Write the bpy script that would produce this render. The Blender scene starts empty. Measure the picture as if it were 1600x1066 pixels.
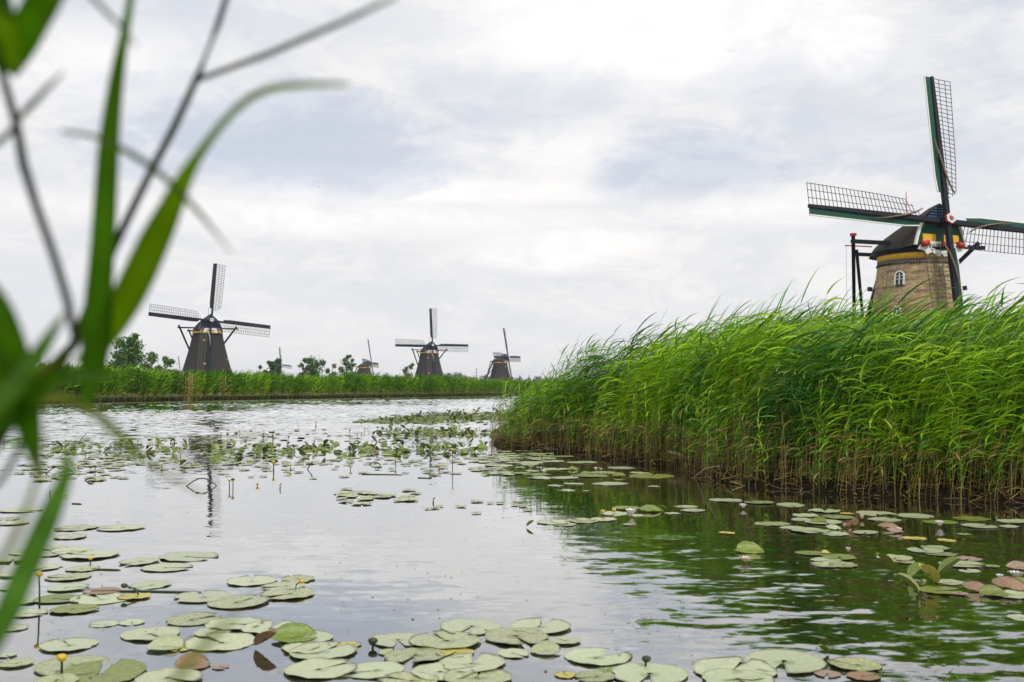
import bpy, math, random
import numpy as np
from mathutils import Matrix, Vector

random.seed(7)
rng = np.random.default_rng(11)
scene = bpy.context.scene
COL = scene.collection
rad = math.radians

# ------------------------------------------------------------------ camera, sky, sun, exposure
FPX = 1600 * 35 / 36            # focal length in photo pixels
CAM_H = 1.3
HORIZON = 605.0
PITCH = math.atan((HORIZON - 533) / FPX)
cam_d = bpy.data.cameras.new('camera')
cam_d.lens = 35
cam_d.sensor_width = 36
cam_d.clip_start = 0.05
cam_d.clip_end = 9000
cam_d.dof.use_dof = True
cam_d.dof.focus_distance = 17.0
cam_d.dof.aperture_fstop = 4.0
cam = bpy.data.objects.new('camera', cam_d)
COL.objects.link(cam)
cam.location = (0, 0, CAM_H)
cam.rotation_euler = (math.pi / 2 + PITCH, 0, 0)
scene.camera = cam

SUN_EL, SUN_AZ = 50, 142         # azimuth from +Y towards +X, the sun stands high to the right behind thin cloud
sun_d = bpy.data.lights.new('sun', 'SUN')
sun_d.energy = 2.3
sun_d.angle = rad(8)
sun_d.color = (1.0, 0.95, 0.87)
sun = bpy.data.objects.new('sun', sun_d)
COL.objects.link(sun)
sun.rotation_euler = (rad(90 - SUN_EL), 0, rad(180 - SUN_AZ))

scene.view_settings.view_transform = 'Standard'
scene.view_settings.look = 'None'
scene.view_settings.exposure = 0.12
scene.view_settings.gamma = 1.0
scene.view_settings.use_curve_mapping = False
scene.render.engine = 'CYCLES'
scene.cycles.use_denoising = True
scene.cycles.max_bounces = 6
scene.cycles.diffuse_bounces = 2
scene.cycles.glossy_bounces = 3
scene.cycles.transmission_bounces = 3
scene.cycles.transparent_max_bounces = 6
scene.cycles.volume_bounces = 0


class NT:
    """small helper for writing node trees as expressions"""
    def __init__(self, tree):
        self.t = tree
    def n(self, kind, **kw):
        nd = self.t.nodes.new(kind)
        for k, v in kw.items():
            setattr(nd, k, v)
        return nd
    def put(self, sock, v):
        if isinstance(v, bpy.types.NodeSocket):
            self.t.links.new(v, sock)
        elif v is not None:
            sock.default_value = v
    def m(self, op, a, b=None, c=None, clamp=False):
        nd = self.n('ShaderNodeMath', operation=op, use_clamp=clamp)
        self.put(nd.inputs[0], a); self.put(nd.inputs[1], b); self.put(nd.inputs[2], c)
        return nd.outputs[0]
    def ss(self, v, lo, hi, a=0.0, b=1.0):
        nd = self.n('ShaderNodeMapRange', interpolation_type='SMOOTHSTEP')
        self.put(nd.inputs[0], v); nd.inputs[1].default_value = lo; nd.inputs[2].default_value = hi
        nd.inputs[3].default_value = a; nd.inputs[4].default_value = b
        return nd.outputs[0]
    def mix(self, f, a, b, blend='MIX'):
        nd = self.n('ShaderNodeMix', data_type='RGBA', blend_type=blend)
        self.put(nd.inputs[0], f)
        for s, v in ((nd.inputs[6], a), (nd.inputs[7], b)):
            self.put(s, (*v, 1) if isinstance(v, tuple) and len(v) == 3 else v)
        return nd.outputs[2]
    def noise(self, vec, scale, detail=4, rough=0.5, dist=0.0):
        nd = self.n('ShaderNodeTexNoise')
        if vec is not None:
            self.put(nd.inputs['Vector'], vec)
        nd.inputs['Scale'].default_value = scale
        nd.inputs['Detail'].default_value = detail
        nd.inputs['Roughness'].default_value = rough
        nd.inputs['Distortion'].default_value = dist
        return nd.outputs['Fac']
    def comb(self, x, y, z):
        nd = self.n('ShaderNodeCombineXYZ')
        for i, v in enumerate((x, y, z)):
            self.put(nd.inputs[i], v)
        return nd.outputs[0]
    def sep(self, v):
        nd = self.n('ShaderNodeSeparateXYZ'); self.put(nd.inputs[0], v)
        return nd.outputs


world = bpy.data.worlds.new('World')
scene.world = world
world.use_nodes = True
wt = world.node_tree
wt.nodes.clear()
W = NT(wt)
tc = W.n('ShaderNodeTexCoord')
sx, sy, sz = W.sep(tc.outputs['Generated'])
sky = W.n('ShaderNodeTexSky', sky_type='NISHITA', sun_disc=False)
sky.sun_elevation = rad(SUN_EL)
sky.sun_rotation = rad(SUN_AZ)
sky.dust_density = 2.0
az = W.m('ARCTAN2', sx, sy)
el = W.m('ARCSINE', sz)
ael = W.m('ABSOLUTE', el)
cv = W.comb(W.m('MULTIPLY', sx, 1.5), W.m('MULTIPLY', sy, 1.5), W.m('MULTIPLY', sz, 4.2))
n_big = W.noise(cv, 1.5, 6, 0.55, 0.5)
n_med = W.noise(cv, 4.2, 7, 0.60, 0.7)
n_bil = W.m('ABSOLUTE', W.m('SUBTRACT', W.noise(cv, 7.5, 6, 0.55, 0.9), 0.5))
n_fine = W.noise(W.comb(W.m('MULTIPLY', sx, 1.0), W.m('MULTIPLY', sy, 1.0), W.m('MULTIPLY', sz, 2.0)), 14, 6, 0.6, 0.4)


def blob(pxs, pys, rx, ry, edge=0.35, wobble=1.0):
    """a soft cloud mass round one direction, its outline broken by noise"""
    a0, e0 = math.atan((pxs - 800) / FPX), (HORIZON - pys) / FPX
    wob = W.m('ADD', W.m('MULTIPLY', W.m('SUBTRACT', n_med, 0.5), 2.0 * wobble), W.m('MULTIPLY', W.m('SUBTRACT', n_fine, 0.5), 0.9 * wobble))
    dx = W.m('DIVIDE', W.m('SUBTRACT', az, a0), rx / FPX)
    dy = W.m('DIVIDE', W.m('SUBTRACT', el, e0), ry / FPX)
    d2 = W.m('ADD', W.m('MULTIPLY', dx, dx), W.m('MULTIPLY', dy, dy))
    d = W.m('ADD', W.m('SQRT', d2), wob)
    return W.ss(d, 0.95 - edge, 0.95 + edge, 1.0, 0.0)


dark = W.ss(n_big, 0.50, 0.74)
dark = W.m('MULTIPLY', dark, 0.55)
for args, amp in (((480, 240, 300, 95, 0.45), 0.95), ((280, 215, 200, 110, 0.6), 0.5), ((1080, 270, 150, 75, 0.45), 0.95), ((1340, 200, 240, 100, 0.6), 0.6),
                  ((1580, 30, 130, 60, 0.6), 0.9), ((90, 60, 200, 70, 0.6), 0.45), ((800, 165, 190, 60, 0.5), 0.6), ((620, 60, 160, 40, 0.6), 0.35)):
    dark = W.m('MAXIMUM', dark, W.m('MULTIPLY', blob(*args), amp))
wob_b = W.m('MULTIPLY', W.m('SUBTRACT', n_med, 0.5), 0.05)
low = W.ss(W.m('ADD', el, wob_b), 0.178, 0.200)         # flat cloud bases: below them a pale, even veil
dark = W.m('MULTIPLY', dark, W.m('ADD', W.m('MULTIPLY', low, 0.80), 0.20))
bright = blob(1010, 70, 330, 90, 0.6)
for args, amp in (((1335, 115, 75, 60, 0.3), 1.0), ((1250, 60, 120, 50, 0.5), 0.8), ((640, 300, 330, 30, 0.5), 0.8), ((870, 235, 150, 60, 0.7), 0.45), ((520, 345, 420, 28, 0.6), 0.7),
                  ((150, 150, 150, 60, 0.6), 0.6), ((880, 390, 160, 35, 0.4), 0.7), ((1180, 330, 150, 30, 0.5), 0.5)):
    bright = W.m('MAXIMUM', bright, W.m('MULTIPLY', blob(*args), amp))
veil = W.mix(W.ss(n_med, 0.38, 0.64), (7.5, 7.6, 7.9), (8.55, 8.45, 8.4))
veil = W.mix(W.m('MULTIPLY', W.ss(n_fine, 0.46, 0.58), 0.45), veil, (9.0, 8.85, 8.7))
veil = W.mix(W.ss(n_bil, 0.0, 0.10, 0.34, 0.0), veil, (7.0, 7.25, 7.8))
veil = W.mix(W.m('MULTIPLY', bright, W.ss(n_fine, 0.30, 0.60, 0.55, 1.0)), veil, (10.2, 9.95, 9.8))
blue = W.mix(0.8, sky.outputs['Color'], W.mix(W.ss(n_fine, 0.42, 0.62), (5.3, 5.9, 7.1), (6.4, 6.9, 7.8)))
col = W.mix(W.m('MULTIPLY', dark, 0.66), veil, blue)
haze_low = W.ss(ael, 0.0, 0.09, 1.0, 0.0)
col = W.mix(W.m('MULTIPLY', haze_low, 0.6), col, (7.9, 7.9, 8.0))
bg = W.n('ShaderNodeBackground')
W.put(bg.inputs[0], col)
bg.inputs[1].default_value = 0.1
out = W.n('ShaderNodeOutputWorld')
wt.links.new(bg.outputs[0], out.inputs[0])

# ------------------------------------------------------------------ geometry of the view
CF = np.array([0, math.cos(PITCH), math.sin(PITCH)])
CU = np.array([0, -math.sin(PITCH), math.cos(PITCH)])
CR = np.array([1.0, 0, 0])
CP = np.array([0, 0, CAM_H])


def ray(px, py):
    return CF + CR * (px - 800) / FPX + CU * (533 - py) / FPX


def at(px, py, z=0.0):
    """the point where the line of sight of a photo pixel meets the level z"""
    r = ray(px, py)
    return CP + r * ((z - CAM_H) / r[2])


def at_dist(px, py, d):
    r = ray(px, py)
    return CP + r * d / math.hypot(r[0], r[1])


def project(p):
    v = np.asarray(p) - CP
    return 800 + FPX * (v @ CR) / (v @ CF), 533 - FPX * (v @ CU) / (v @ CF)


# ------------------------------------------------------------------ materials
def mat(name, col, rough=0.7, var=0.25, scale=4.0, bump=0.0, bscale=30.0, spec=0.5, metal=0.0, objrand=0.0, stretch=None, col2=None):
    m = bpy.data.materials.new(name)
    m.use_nodes = True
    t = NT(m.node_tree)
    b = m.node_tree.nodes['Principled BSDF']
    tcn = t.n('ShaderNodeTexCoord')
    vec = tcn.outputs['Object']
    if stretch:
        mp = t.n('ShaderNodeMapping'); mp.inputs['Scale'].default_value = stretch
        t.put(mp.inputs[0], vec); vec = mp.outputs[0]
    nz = t.noise(vec, scale, 6, 0.6)
    lo = tuple(c * (1 - var) for c in col)
    hi = col2 or tuple(min(1, c * (1 + var)) for c in col)
    c = t.mix(t.ss(nz, 0.3, 0.7), lo, hi)
    if name.startswith('lily_pad'):
        # the rim of a pad is browned and ragged, fine veins run out from the stalk
        px_, py_, _z = t.sep(tcn.outputs['Object'])
        rr_n = t.m('SQRT', t.m('ADD', t.m('MULTIPLY', px_, px_), t.m('MULTIPLY', py_, py_)))
        rim = t.m('ADD', rr_n, t.m('MULTIPLY', t.m('SUBTRACT', t.noise(tcn.outputs['Object'], 7, 4), 0.5), 0.16))
        c = t.mix(t.ss(rim, 0.93, 1.03, 0.0, 0.75), c, (0.06, 0.055, 0.015))
        vein = t.m('ABSOLUTE', t.m('SINE', t.m('MULTIPLY', t.m('ARCTAN2', py_, px_), 9.0)))
        c = t.mix(t.ss(vein, 0.0, 0.14, 0.22, 0.0), c, (0.62, 0.62, 0.40))
    if objrand:
        oi = t.n('ShaderNodeObjectInfo')
        hs = t.n('ShaderNodeHueSaturation')
        t.put(hs.inputs['Hue'], t.m('ADD', 0.5 - 0.03 * objrand, t.m('MULTIPLY', oi.outputs['Random'], 0.06 * objrand)))
        t.put(hs.inputs['Value'], t.m('ADD', 1 - 0.3 * objrand, t.m('MULTIPLY', t.m('FRACT', t.m('MULTIPLY', oi.outputs['Random'], 7.31)), 0.6 * objrand)))
        t.put(hs.inputs['Color'], c)
        c = hs.outputs[0]
    t.put(b.inputs['Base Color'], c)
    b.inputs['Roughness'].default_value = rough
    b.inputs['Specular IOR Level'].default_value = spec
    b.inputs['Metallic'].default_value = metal
    if bump:
        bn = t.n('ShaderNodeBump')
        bn.inputs['Strength'].default_value = 1.0
        bn.inputs['Distance'].default_value = bump
        t.put(bn.inputs['Height'], t.noise(vec, bscale, 5, 0.6))
        t.put(b.inputs['Normal'], bn.outputs[0])
    return m


def leaf_mat(name, rough=0.45, trans=0.35, spec=0.4, boost=1.0, tint=(1.1, 1.15, 0.5)):
    """leaf colour from the mesh's colour attribute, light passing through the blade"""
    m = bpy.data.materials.new(name)
    m.use_nodes = True
    t = NT(m.node_tree)
    b = m.node_tree.nodes['Principled BSDF']
    at_ = t.n('ShaderNodeAttribute', attribute_name='Col')
    c = at_.outputs['Color']
    t.put(b.inputs['Base Color'], c)
    b.inputs['Roughness'].default_value = rough
    b.inputs['Specular IOR Level'].default_value = spec
    tr = t.n('ShaderNodeBsdfTranslucent')
    t.put(tr.inputs[0], t.mix(1.0, c, tint, 'MULTIPLY'))
    mx = t.n('ShaderNodeMixShader')
    mx.inputs[0].default_value = trans
    m.node_tree.links.new(b.outputs[0], mx.inputs[1])
    m.node_tree.links.new(tr.outputs[0], mx.inputs[2])
    o = m.node_tree.nodes['Material Output']
    m.node_tree.links.new(mx.outputs[0], o.inputs[0])
    return m


M = {}
M['reed'] = leaf_mat('reed_leaf', 0.36, 0.24, 0.22)
M['reed_far'] = leaf_mat('reed_far_leaf', 0.6, 0.2, 0.1)
M['tree_leaf'] = leaf_mat('tree_leaf', 0.6, 0.25, 0.3)
M['fg_leaf'] = leaf_mat('near_reed_leaf', 0.5, 0.55, 0.12)
M['bark'] = mat('bark', (0.09, 0.07, 0.05), 0.9, 0.4, 8, 0.01)
M['mud'] = mat('wet_mud', (0.014, 0.011, 0.006), 0.85, 0.5, 6, 0.02, 25, spec=0.08)
M['soil'] = mat('meadow_ground', (0.07, 0.11, 0.03), 0.95, 0.4, 0.6, 0.02, 8)
M['weed'] = mat('floating_weed', (0.10, 0.15, 0.03), 0.7, 0.5, 3)
M['stock'] = mat('dark_painted_timber', (0.011, 0.014, 0.023), 0.6, 0.25, 6, spec=0.18)
M['green'] = mat('green_paint', (0.005, 0.062, 0.040), 0.5, 0.25, 5, spec=0.25)
M['white'] = mat('white_paint', (0.78, 0.78, 0.76), 0.55, 0.08, 5)
M['red'] = mat('red_paint', (0.45, 0.012, 0.02), 0.5, 0.2, 5)
M['yellow'] = mat('ochre_paint', (0.78, 0.42, 0.025), 0.55, 0.12, 3)
M['bluepaint'] = mat('blue_painted_boards', (0.008, 0.04, 0.09), 0.5, 0.3, 5, spec=0.3)
M['bluerod'] = mat('blue_rod_paint', (0.03, 0.09, 0.3), 0.5, 0.1, 5)
M['lattice'] = mat('weathered_lattice', (0.085, 0.08, 0.075), 0.85, 0.35, 5, spec=0.2)
M['lattice_far'] = mat('grey_lattice', (0.11, 0.11, 0.10), 0.85, 0.3, 5, spec=0.2)
M['cloth'] = mat('rolled_sailcloth', (0.20, 0.13, 0.075), 0.9, 0.3, 8)
M['thatch'] = mat('dark_thatch', (0.043, 0.038, 0.038), 0.95, 0.45, 2.0, 0.05, 9, stretch=(6, 6, 1.2), spec=0.15)
M['thatch_cap'] = mat('cap_thatch', (0.062, 0.053, 0.049), 0.95, 0.4, 2.2, 0.05, 9, stretch=(1.5, 1.5, 7), spec=0.15)
M['trim_grey'] = mat('grey_trim', (0.11, 0.11, 0.115), 0.8, 0.3, 6)
M['glass'] = mat('dark_glass', (0.012, 0.016, 0.02), 0.08, 0.1, 3)
M['iron'] = mat('black_iron', (0.014, 0.014, 0.016), 0.5, 0.2, 6)
M['pad'] = mat('lily_pad_green', (0.36, 0.40, 0.235), 0.30, 0.16, 9, 0.001, 40, objrand=0.4, spec=0.6)
M['pad_o'] = mat('lily_pad_olive', (0.27, 0.30, 0.13), 0.24, 0.35, 6, 0.001, 40, objrand=0.5, spec=0.6)
M['pad_flat'] = mat('small_pale_pad', (0.33, 0.37, 0.21), 0.3, 0.3, 3, spec=0.6)
M['pad_y'] = mat('lily_pad_yellowing', (0.42, 0.37, 0.07), 0.4, 0.3, 9, 0.0015, 40)
M['pad_b'] = mat('lily_pad_browned', (0.24, 0.145, 0.075), 0.42, 0.4, 12, 0.002, 40)
M['pad_r'] = mat('lily_pad_reddish', (0.29, 0.20, 0.145), 0.42, 0.3, 12, 0.002, 40)
M['mat_leaf'] = mat('far_mat_leaf', (0.115, 0.16, 0.02), 0.4, 0.45, 3)
M['pad_g'] = mat('raised_leaf_green', (0.145, 0.19, 0.025), 0.38, 0.3, 9, 0.0015, 40, objrand=0.6)
M['stalk'] = mat('dark_stalk', (0.035, 0.045, 0.015), 0.6, 0.3, 20)
M['nuphar'] = mat('yellow_petal', (0.55, 0.37, 0.015), 0.5, 0.2, 20)
M['petal'] = mat('white_petal', (0.80, 0.76, 0.72), 0.55, 0.06, 20)
M['petal_p'] = mat('pinkish_petal', (0.74, 0.50, 0.42), 0.55, 0.15, 20)
M['wood'] = mat('bleached_wood', (0.40, 0.33, 0.24), 0.85, 0.3, 14)
M['coot'] = mat('black_feathers', (0.012, 0.012, 0.014), 0.6, 0.2, 20)
M['mast'] = mat('mast_steel', (0.25, 0.22, 0.22), 0.6, 0.2, 3)


def brick_material():
    m = bpy.data.materials.new('tan_brick')
    m.use_nodes = True
    t = NT(m.node_tree)
    b = m.node_tree.nodes['Principled BSDF']
    tcn = t.n('ShaderNodeTexCoord')
    x, y, z = t.sep(tcn.outputs['Object'])
    ang = t.m('MULTIPLY', t.m('ARCTAN2', y, x), 4.0)
    uv = t.comb(ang, z, 0.0)
    br = t.n('ShaderNodeTexBrick')
    t.put(br.inputs['Vector'], uv)
    br.inputs['Scale'].default_value = 1.0
    br.inputs['Brick Width'].default_value = 0.26
    br.inputs['Row Height'].default_value = 0.085
    br.inputs['Mortar Size'].default_value = 0.010
    br.inputs['Color1'].default_value = (0.30, 0.18, 0.075, 1)
    br.inputs['Color2'].default_value = (0.66, 0.47, 0.23, 1)
    br.inputs['Mortar'].default_value = (0.36, 0.31, 0.25, 1)
    c = br.outputs['Color']
    band = t.noise(t.comb(t.m('MULTIPLY', ang, 0.22), t.m('MULTIPLY', z, 1.3), 0.0), 1.6, 6, 0.65)
    c = t.mix(t.ss(band, 0.48, 0.62, 0.0, 0.75), c, (0.15, 0.09, 0.045))
    c = t.mix(t.ss(band, 0.30, 0.44, 0.45, 0.0), c, (0.56, 0.45, 0.31))
    wob = t.m('MULTIPLY', t.m('SUBTRACT', t.noise(uv, 0.6, 4), 0.5), 2.6)
    low = t.ss(t.m('ADD', z, wob), 6.2, 7.0, 0.8, 0.0)
    c = t.mix(low, c, t.mix(t.noise(uv, 2.5, 5), (0.33, 0.16, 0.10), (0.46, 0.27, 0.17)))
    sp = t.noise(uv, 9, 3, 0.7)
    c = t.mix(t.ss(sp, 0.58, 0.7, 0.0, 0.45), c, (0.60, 0.53, 0.42))
    c = t.mix(t.ss(sp, 0.30, 0.42, 0.5, 0.0), c, (0.10, 0.07, 0.045))
    damp = t.noise(t.comb(t.m('MULTIPLY', ang, 1.4), t.m('MULTIPLY', z, 0.16), 0.0), 1.5, 5, 0.6)
    c = t.mix(t.ss(damp, 0.52, 0.68, 0.0, 0.5), c, (0.12, 0.085, 0.055))
    t.put(b.inputs['Base Color'], c)
    b.inputs['Roughness'].default_value = 0.9
    bn = t.n('ShaderNodeBump'); bn.inputs['Distance'].default_value = 0.02
    t.put(bn.inputs['Height'], sp)
    t.put(b.inputs['Normal'], bn.outputs[0])
    return m


M['brick'] = brick_material()


def water_material():
    m = bpy.data.materials.new('river_water')
    m.use_nodes = True
    t = NT(m.node_tree)
    b = m.node_tree.nodes['Principled BSDF']
    g = t.n('ShaderNodeNewGeometry')
    x, y, z = t.sep(g.outputs['Position'])
    # wind ripples: crests lie across the wind, patches of calm in the lee of reeds and pads
    v1 = t.comb(t.m('MULTIPLY', x, 0.45), y, 0.0)
    patch = t.noise(t.comb(t.m('MULTIPLY', x, 0.12), t.m('MULTIPLY', y, 0.2), 0.0), 1.0, 3, 0.5, 0.5)
    far = t.ss(y, 22.0, 38.0)
    near_r = t.m('MULTIPLY', t.ss(x, 0.0, 1.8), t.ss(y, 10.5, 6.0))
    amp = t.m('ADD', t.m('MULTIPLY', t.ss(patch, 0.45, 0.68), 0.35), 0.22)
    amp = t.m('ADD', amp, t.m('MULTIPLY', far, 0.5))
    amp = t.m('ADD', amp, t.m('MULTIPLY', near_r, 1.9))
    def slope(scale, det):
        nd = t.n('ShaderNodeTexNoise')
        t.put(nd.inputs['Vector'], v1)
        nd.inputs['Scale'].default_value = scale; nd.inputs['Detail'].default_value = det; nd.inputs['Distortion'].default_value = 0.5
        sp = t.n('ShaderNodeSeparateColor'); t.put(sp.inputs[0], nd.outputs['Color'])
        return t.m('SUBTRACT', sp.outputs[0], 0.5), t.m('SUBTRACT', sp.outputs[1], 0.5)
    ax_, ay_ = slope(6.5, 2)
    bx_, by_ = slope(19.0, 2)
    nxv = t.m('MULTIPLY', t.m('ADD', ax_, t.m('MULTIPLY', bx_, 0.6)), t.m('MULTIPLY', amp, 0.11))
    nyv = t.m('MULTIPLY', t.m('ADD', ay_, t.m('MULTIPLY', by_, 0.6)), t.m('MULTIPLY', amp, 0.17))
    vn = t.n('ShaderNodeVectorMath', operation='NORMALIZE')
    t.put(vn.inputs[0], t.comb(nxv, nyv, 1.0))
    df = t.n('ShaderNodeBsdfDiffuse'); df.inputs[0].default_value = (0.012, 0.016, 0.008, 1)
    gl = t.n('ShaderNodeBsdfGlossy'); gl.inputs['Color'].default_value = (1, 1, 1, 1); gl.inputs['Roughness'].default_value = 0.015
    t.put(gl.inputs['Normal'], vn.outputs[0])
    lw = t.n('ShaderNodeLayerWeight'); lw.inputs['Blend'].default_value = 0.5
    t.put(lw.inputs['Normal'], vn.outputs[0])
    fac = t.m('ADD', 0.04, t.m('MULTIPLY', 0.96, t.m('POWER', lw.outputs['Facing'], 2.2)))
    mx = t.n('ShaderNodeMixShader')
    t.put(mx.inputs[0], fac)
    m.node_tree.links.new(df.outputs[0], mx.inputs[1]); m.node_tree.links.new(gl.outputs[0], mx.inputs[2])
    m.node_tree.links.new(mx.outputs[0], m.node_tree.nodes['Material Output'].inputs[0])
    m.node_tree.nodes.remove(b)
    return m


M['water'] = water_material()


# ------------------------------------------------------------------ mesh helpers
def link(name, me, parent=None, material=None, smooth=False):
    o = bpy.data.objects.new(name, me)
    COL.objects.link(o)
    if material is not None and not me.materials:
        me.materials.append(M[material] if isinstance(material, str) else material)
    if smooth:
        me.polygons.foreach_set('use_smooth', [True] * len(me.polygons))
    if parent is not None:
        o.parent = parent
    return o


def tag(o, label, cat=None, group=None, kind=None):
    if label:
        o['label'] = label
    if cat:
        o['category'] = cat
    if group:
        o['group'] = group
    if kind:
        o['kind'] = kind
    return o


def empty(name, loc=(0, 0, 0), rz=0.0):
    o = bpy.data.objects.new(name, None)
    o.empty_display_size = 0.1
    COL.objects.link(o)
    o.location = loc
    o.rotation_euler = (0, 0, rz)
    return o


class MB:
    def __init__(self):
        self.v, self.f = [], []
    def add(self, vs, fs):
        n = len(self.v)
        self.v += [tuple(map(float, p)) for p in vs]
        self.f += [tuple(i + n for i in q) for q in fs]
        return self
    def box(self, lo, hi):
        (a, b, c), (d, e, f) = lo, hi
        return self.add([(a, b, c), (d, b, c), (d, e, c), (a, e, c), (a, b, f), (d, b, f), (d, e, f), (a, e, f)],
                        [(0, 3, 2, 1), (4, 5, 6, 7), (0, 1, 5, 4), (1, 2, 6, 5), (2, 3, 7, 6), (3, 0, 4, 7)])
    def tube(self, pts, radii, n=6, cap=True):
        pts = [np.array(p, float) for p in pts]
        if not hasattr(radii, '__len__'):
            radii = [radii] * len(pts)
        vs = []
        for i, p in enumerate(pts):
            d = pts[min(i + 1, len(pts) - 1)] - pts[max(i - 1, 0)]
            d = d / (np.linalg.norm(d) + 1e-9)
            a = np.cross(d, [0, 0, 1.0]) if abs(d[2]) < 0.95 else np.cross(d, [1.0, 0, 0])
            a /= np.linalg.norm(a)
            b = np.cross(d, a)
            for k in range(n):
                t = 2 * math.pi * (k + 0.5) / n
                vs.append(p + radii[i] * (math.cos(t) * a + math.sin(t) * b))
        fs = []
        for i in range(len(pts) - 1):
            for k in range(n):
                k2 = (k + 1) % n
                fs.append((i * n + k, i * n + k2, (i + 1) * n + k2, (i + 1) * n + k))
        if cap:
            fs.append(tuple(range(n - 1, -1, -1)))
            fs.append(tuple((len(pts) - 1) * n + k for k in range(n)))
        return self.add(vs, fs)
    def beam(self, a, b, w0, w1=None):
        return self.tube([a, b], [w0 * 0.7071, (w1 or w0) * 0.7071], 4)
    def lathe(self, prof, n=24, a0=0.0, close=True):
        vs = [(r * math.cos(a0 + 2 * math.pi * k / n), r * math.sin(a0 + 2 * math.pi * k / n), z) for r, z in prof for k in range(n)]
        fs = [(i * n + k, i * n + (k + 1) % n, (i + 1) * n + (k + 1) % n, (i + 1) * n + k) for i in range(len(prof) - 1) for k in range(n)]
        if close:
            fs.append(tuple(range(n - 1, -1, -1)))
            fs.append(tuple((len(prof) - 1) * n + k for k in range(n)))
        return self.add(vs, fs)
    def prism(self, poly, y0, y1):
        """outline in x,z pushed from y0 to y1"""
        n = len(poly)
        vs = [(x, y0, z) for x, z in poly] + [(x, y1, z) for x, z in poly]
        fs = [tuple(range(n)), tuple(range(2 * n - 1, n - 1, -1))] + [(k, n + k, n + (k + 1) % n, (k + 1) % n) for k in range(n)]
        return self.add(vs, fs)
    def mesh(self, name):
        me = bpy.data.meshes.new(name)
        me.from_pydata(self.v, [], self.f)
        me.update()
        return me
    def build(self, name, material, parent=None, smooth=False):
        return link(name, self.mesh(name), parent, material, smooth)


def mesh_np(name, V, Q, C=None):
    """big mesh from arrays: vertices, quads, colour per vertex"""
    me = bpy.data.meshes.new(name)
    V = np.asarray(V, np.float32); Q = np.asarray(Q, np.int32)
    me.vertices.add(len(V)); me.vertices.foreach_set('co', V.ravel())
    me.loops.add(Q.size); me.loops.foreach_set('vertex_index', Q.ravel())
    me.polygons.add(len(Q))
    me.polygons.foreach_set('loop_start', np.arange(0, Q.size, 4, dtype=np.int32))
    me.polygons.foreach_set('loop_total', np.full(len(Q), 4, np.int32))
    if C is not None:
        ca = me.color_attributes.new('Col', 'FLOAT_COLOR', 'POINT')
        C4 = np.ones((len(V), 4), np.float32); C4[:, :3] = C
        ca.data.foreach_set('color', C4.ravel())
    me.update(calc_edges=True)
    me.validate()
    me.polygons.foreach_set('use_smooth', np.ones(len(Q), bool))
    return me


class NB:
    """collects numpy pieces (verts, quads, colours)"""
    def __init__(self):
        self.V, self.Q, self.C, self.n = [], [], [], 0
    def add(self, V, Q, C):
        self.V.append(V); self.Q.append(Q + self.n); self.C.append(C); self.n += len(V)
    def mesh(self, name):
        return mesh_np(name, np.concatenate(self.V), np.concatenate(self.Q), np.concatenate(self.C))
    def data(self):
        return np.concatenate(self.V), np.concatenate(self.Q), np.concatenate(self.C)


def ribbon(path, width, side, colr, fold=0.0):
    """a leaf blade along a path; side = sideways unit vectors"""
    path = np.asarray(path, float); n = len(path)
    side = np.asarray(side, float)
    w = np.asarray(width, float)[:, None] * 0.5
    L, R_ = path - side * w, path + side * w
    c = np.asarray(colr, float)
    if c.ndim == 1:
        c = np.repeat(c[None], n, 0)
    if fold:
        d = np.gradient(path, axis=0); d /= np.linalg.norm(d, axis=1)[:, None] + 1e-9
        nn = np.cross(d, side)
        mid = path - nn * w * fold
        V = np.stack([L, mid, R_], 1).reshape(-1, 3)
        Q = [(3 * i + k, 3 * i + k + 1, 3 * i + k + 4, 3 * i + k + 3) for i in range(n - 1) for k in (0, 1)]
        return V, np.array(Q), np.repeat(c, 3, 0)
    V = np.stack([L, R_], 1).reshape(-1, 3)
    Q = np.array([(2 * i, 2 * i + 1, 2 * i + 3, 2 * i + 2) for i in range(n - 1)])
    return V, Q, np.repeat(c, 2, 0)


def tube_np(path, radii, colr, n=3):
    b = MB().tube(path, radii, n, cap=False)
    c = np.asarray(colr, float)
    if c.ndim == 1:
        c = np.repeat(c[None], len(path), 0)
    return np.array(b.v), np.array(b.f), np.repeat(c, n, 0)


# ------------------------------------------------------------------ river, banks and ground
def polyline(pts, step):
    pts = np.asarray(pts, float)
    seg = np.linalg.norm(np.diff(pts, axis=0), axis=1)
    s = np.concatenate([[0], np.cumsum(seg)])
    t = np.arange(0, s[-1], step)
    return np.stack([np.interp(t, s, pts[:, k]) for k in range(2)], 1)


DIRX, DIRY = 0.421, 0.907                     # the way the river runs
right_px = [(1600, 789), (1430, 778), (1295, 771), (1160, 758), (1098, 745), (1041, 730), (971, 721), (881, 708), (830, 703), (779, 697)]
RB = [tuple(at(*p)[:2]) for p in right_px]
RB = [(14.0, 7.5), (9.0, 9.4)] + RB
tipx, tipy = RB[-1]
RB += [(tipx - 0.15, tipy + 0.9), (tipx + 0.7, tipy + 2.6)]
RB += [(RB[-1][0] + DIRX * d, RB[-1][1] + DIRY * d) for d in (10, 25, 50, 90, 200)]
LB = [(-69.6 + 0.464 * y + 0.5 * math.sin(y * 0.11), y) for y in (-40, 0, 30, 55, 70, 80, 90, 100, 110, 120, 135, 150, 170, 200, 240, 300)]
RBP, LBP = polyline(RB, 0.25), polyline(LB, 1.0)


def normals(P, sign):
    d = np.gradient(P, axis=0); d /= np.linalg.norm(d, axis=1)[:, None]
    return np.stack([d[:, 1], -d[:, 0]], 1) * sign


RBN, LBN = normals(RBP, 1), normals(LBP, -1)      # pointing inland
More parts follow.
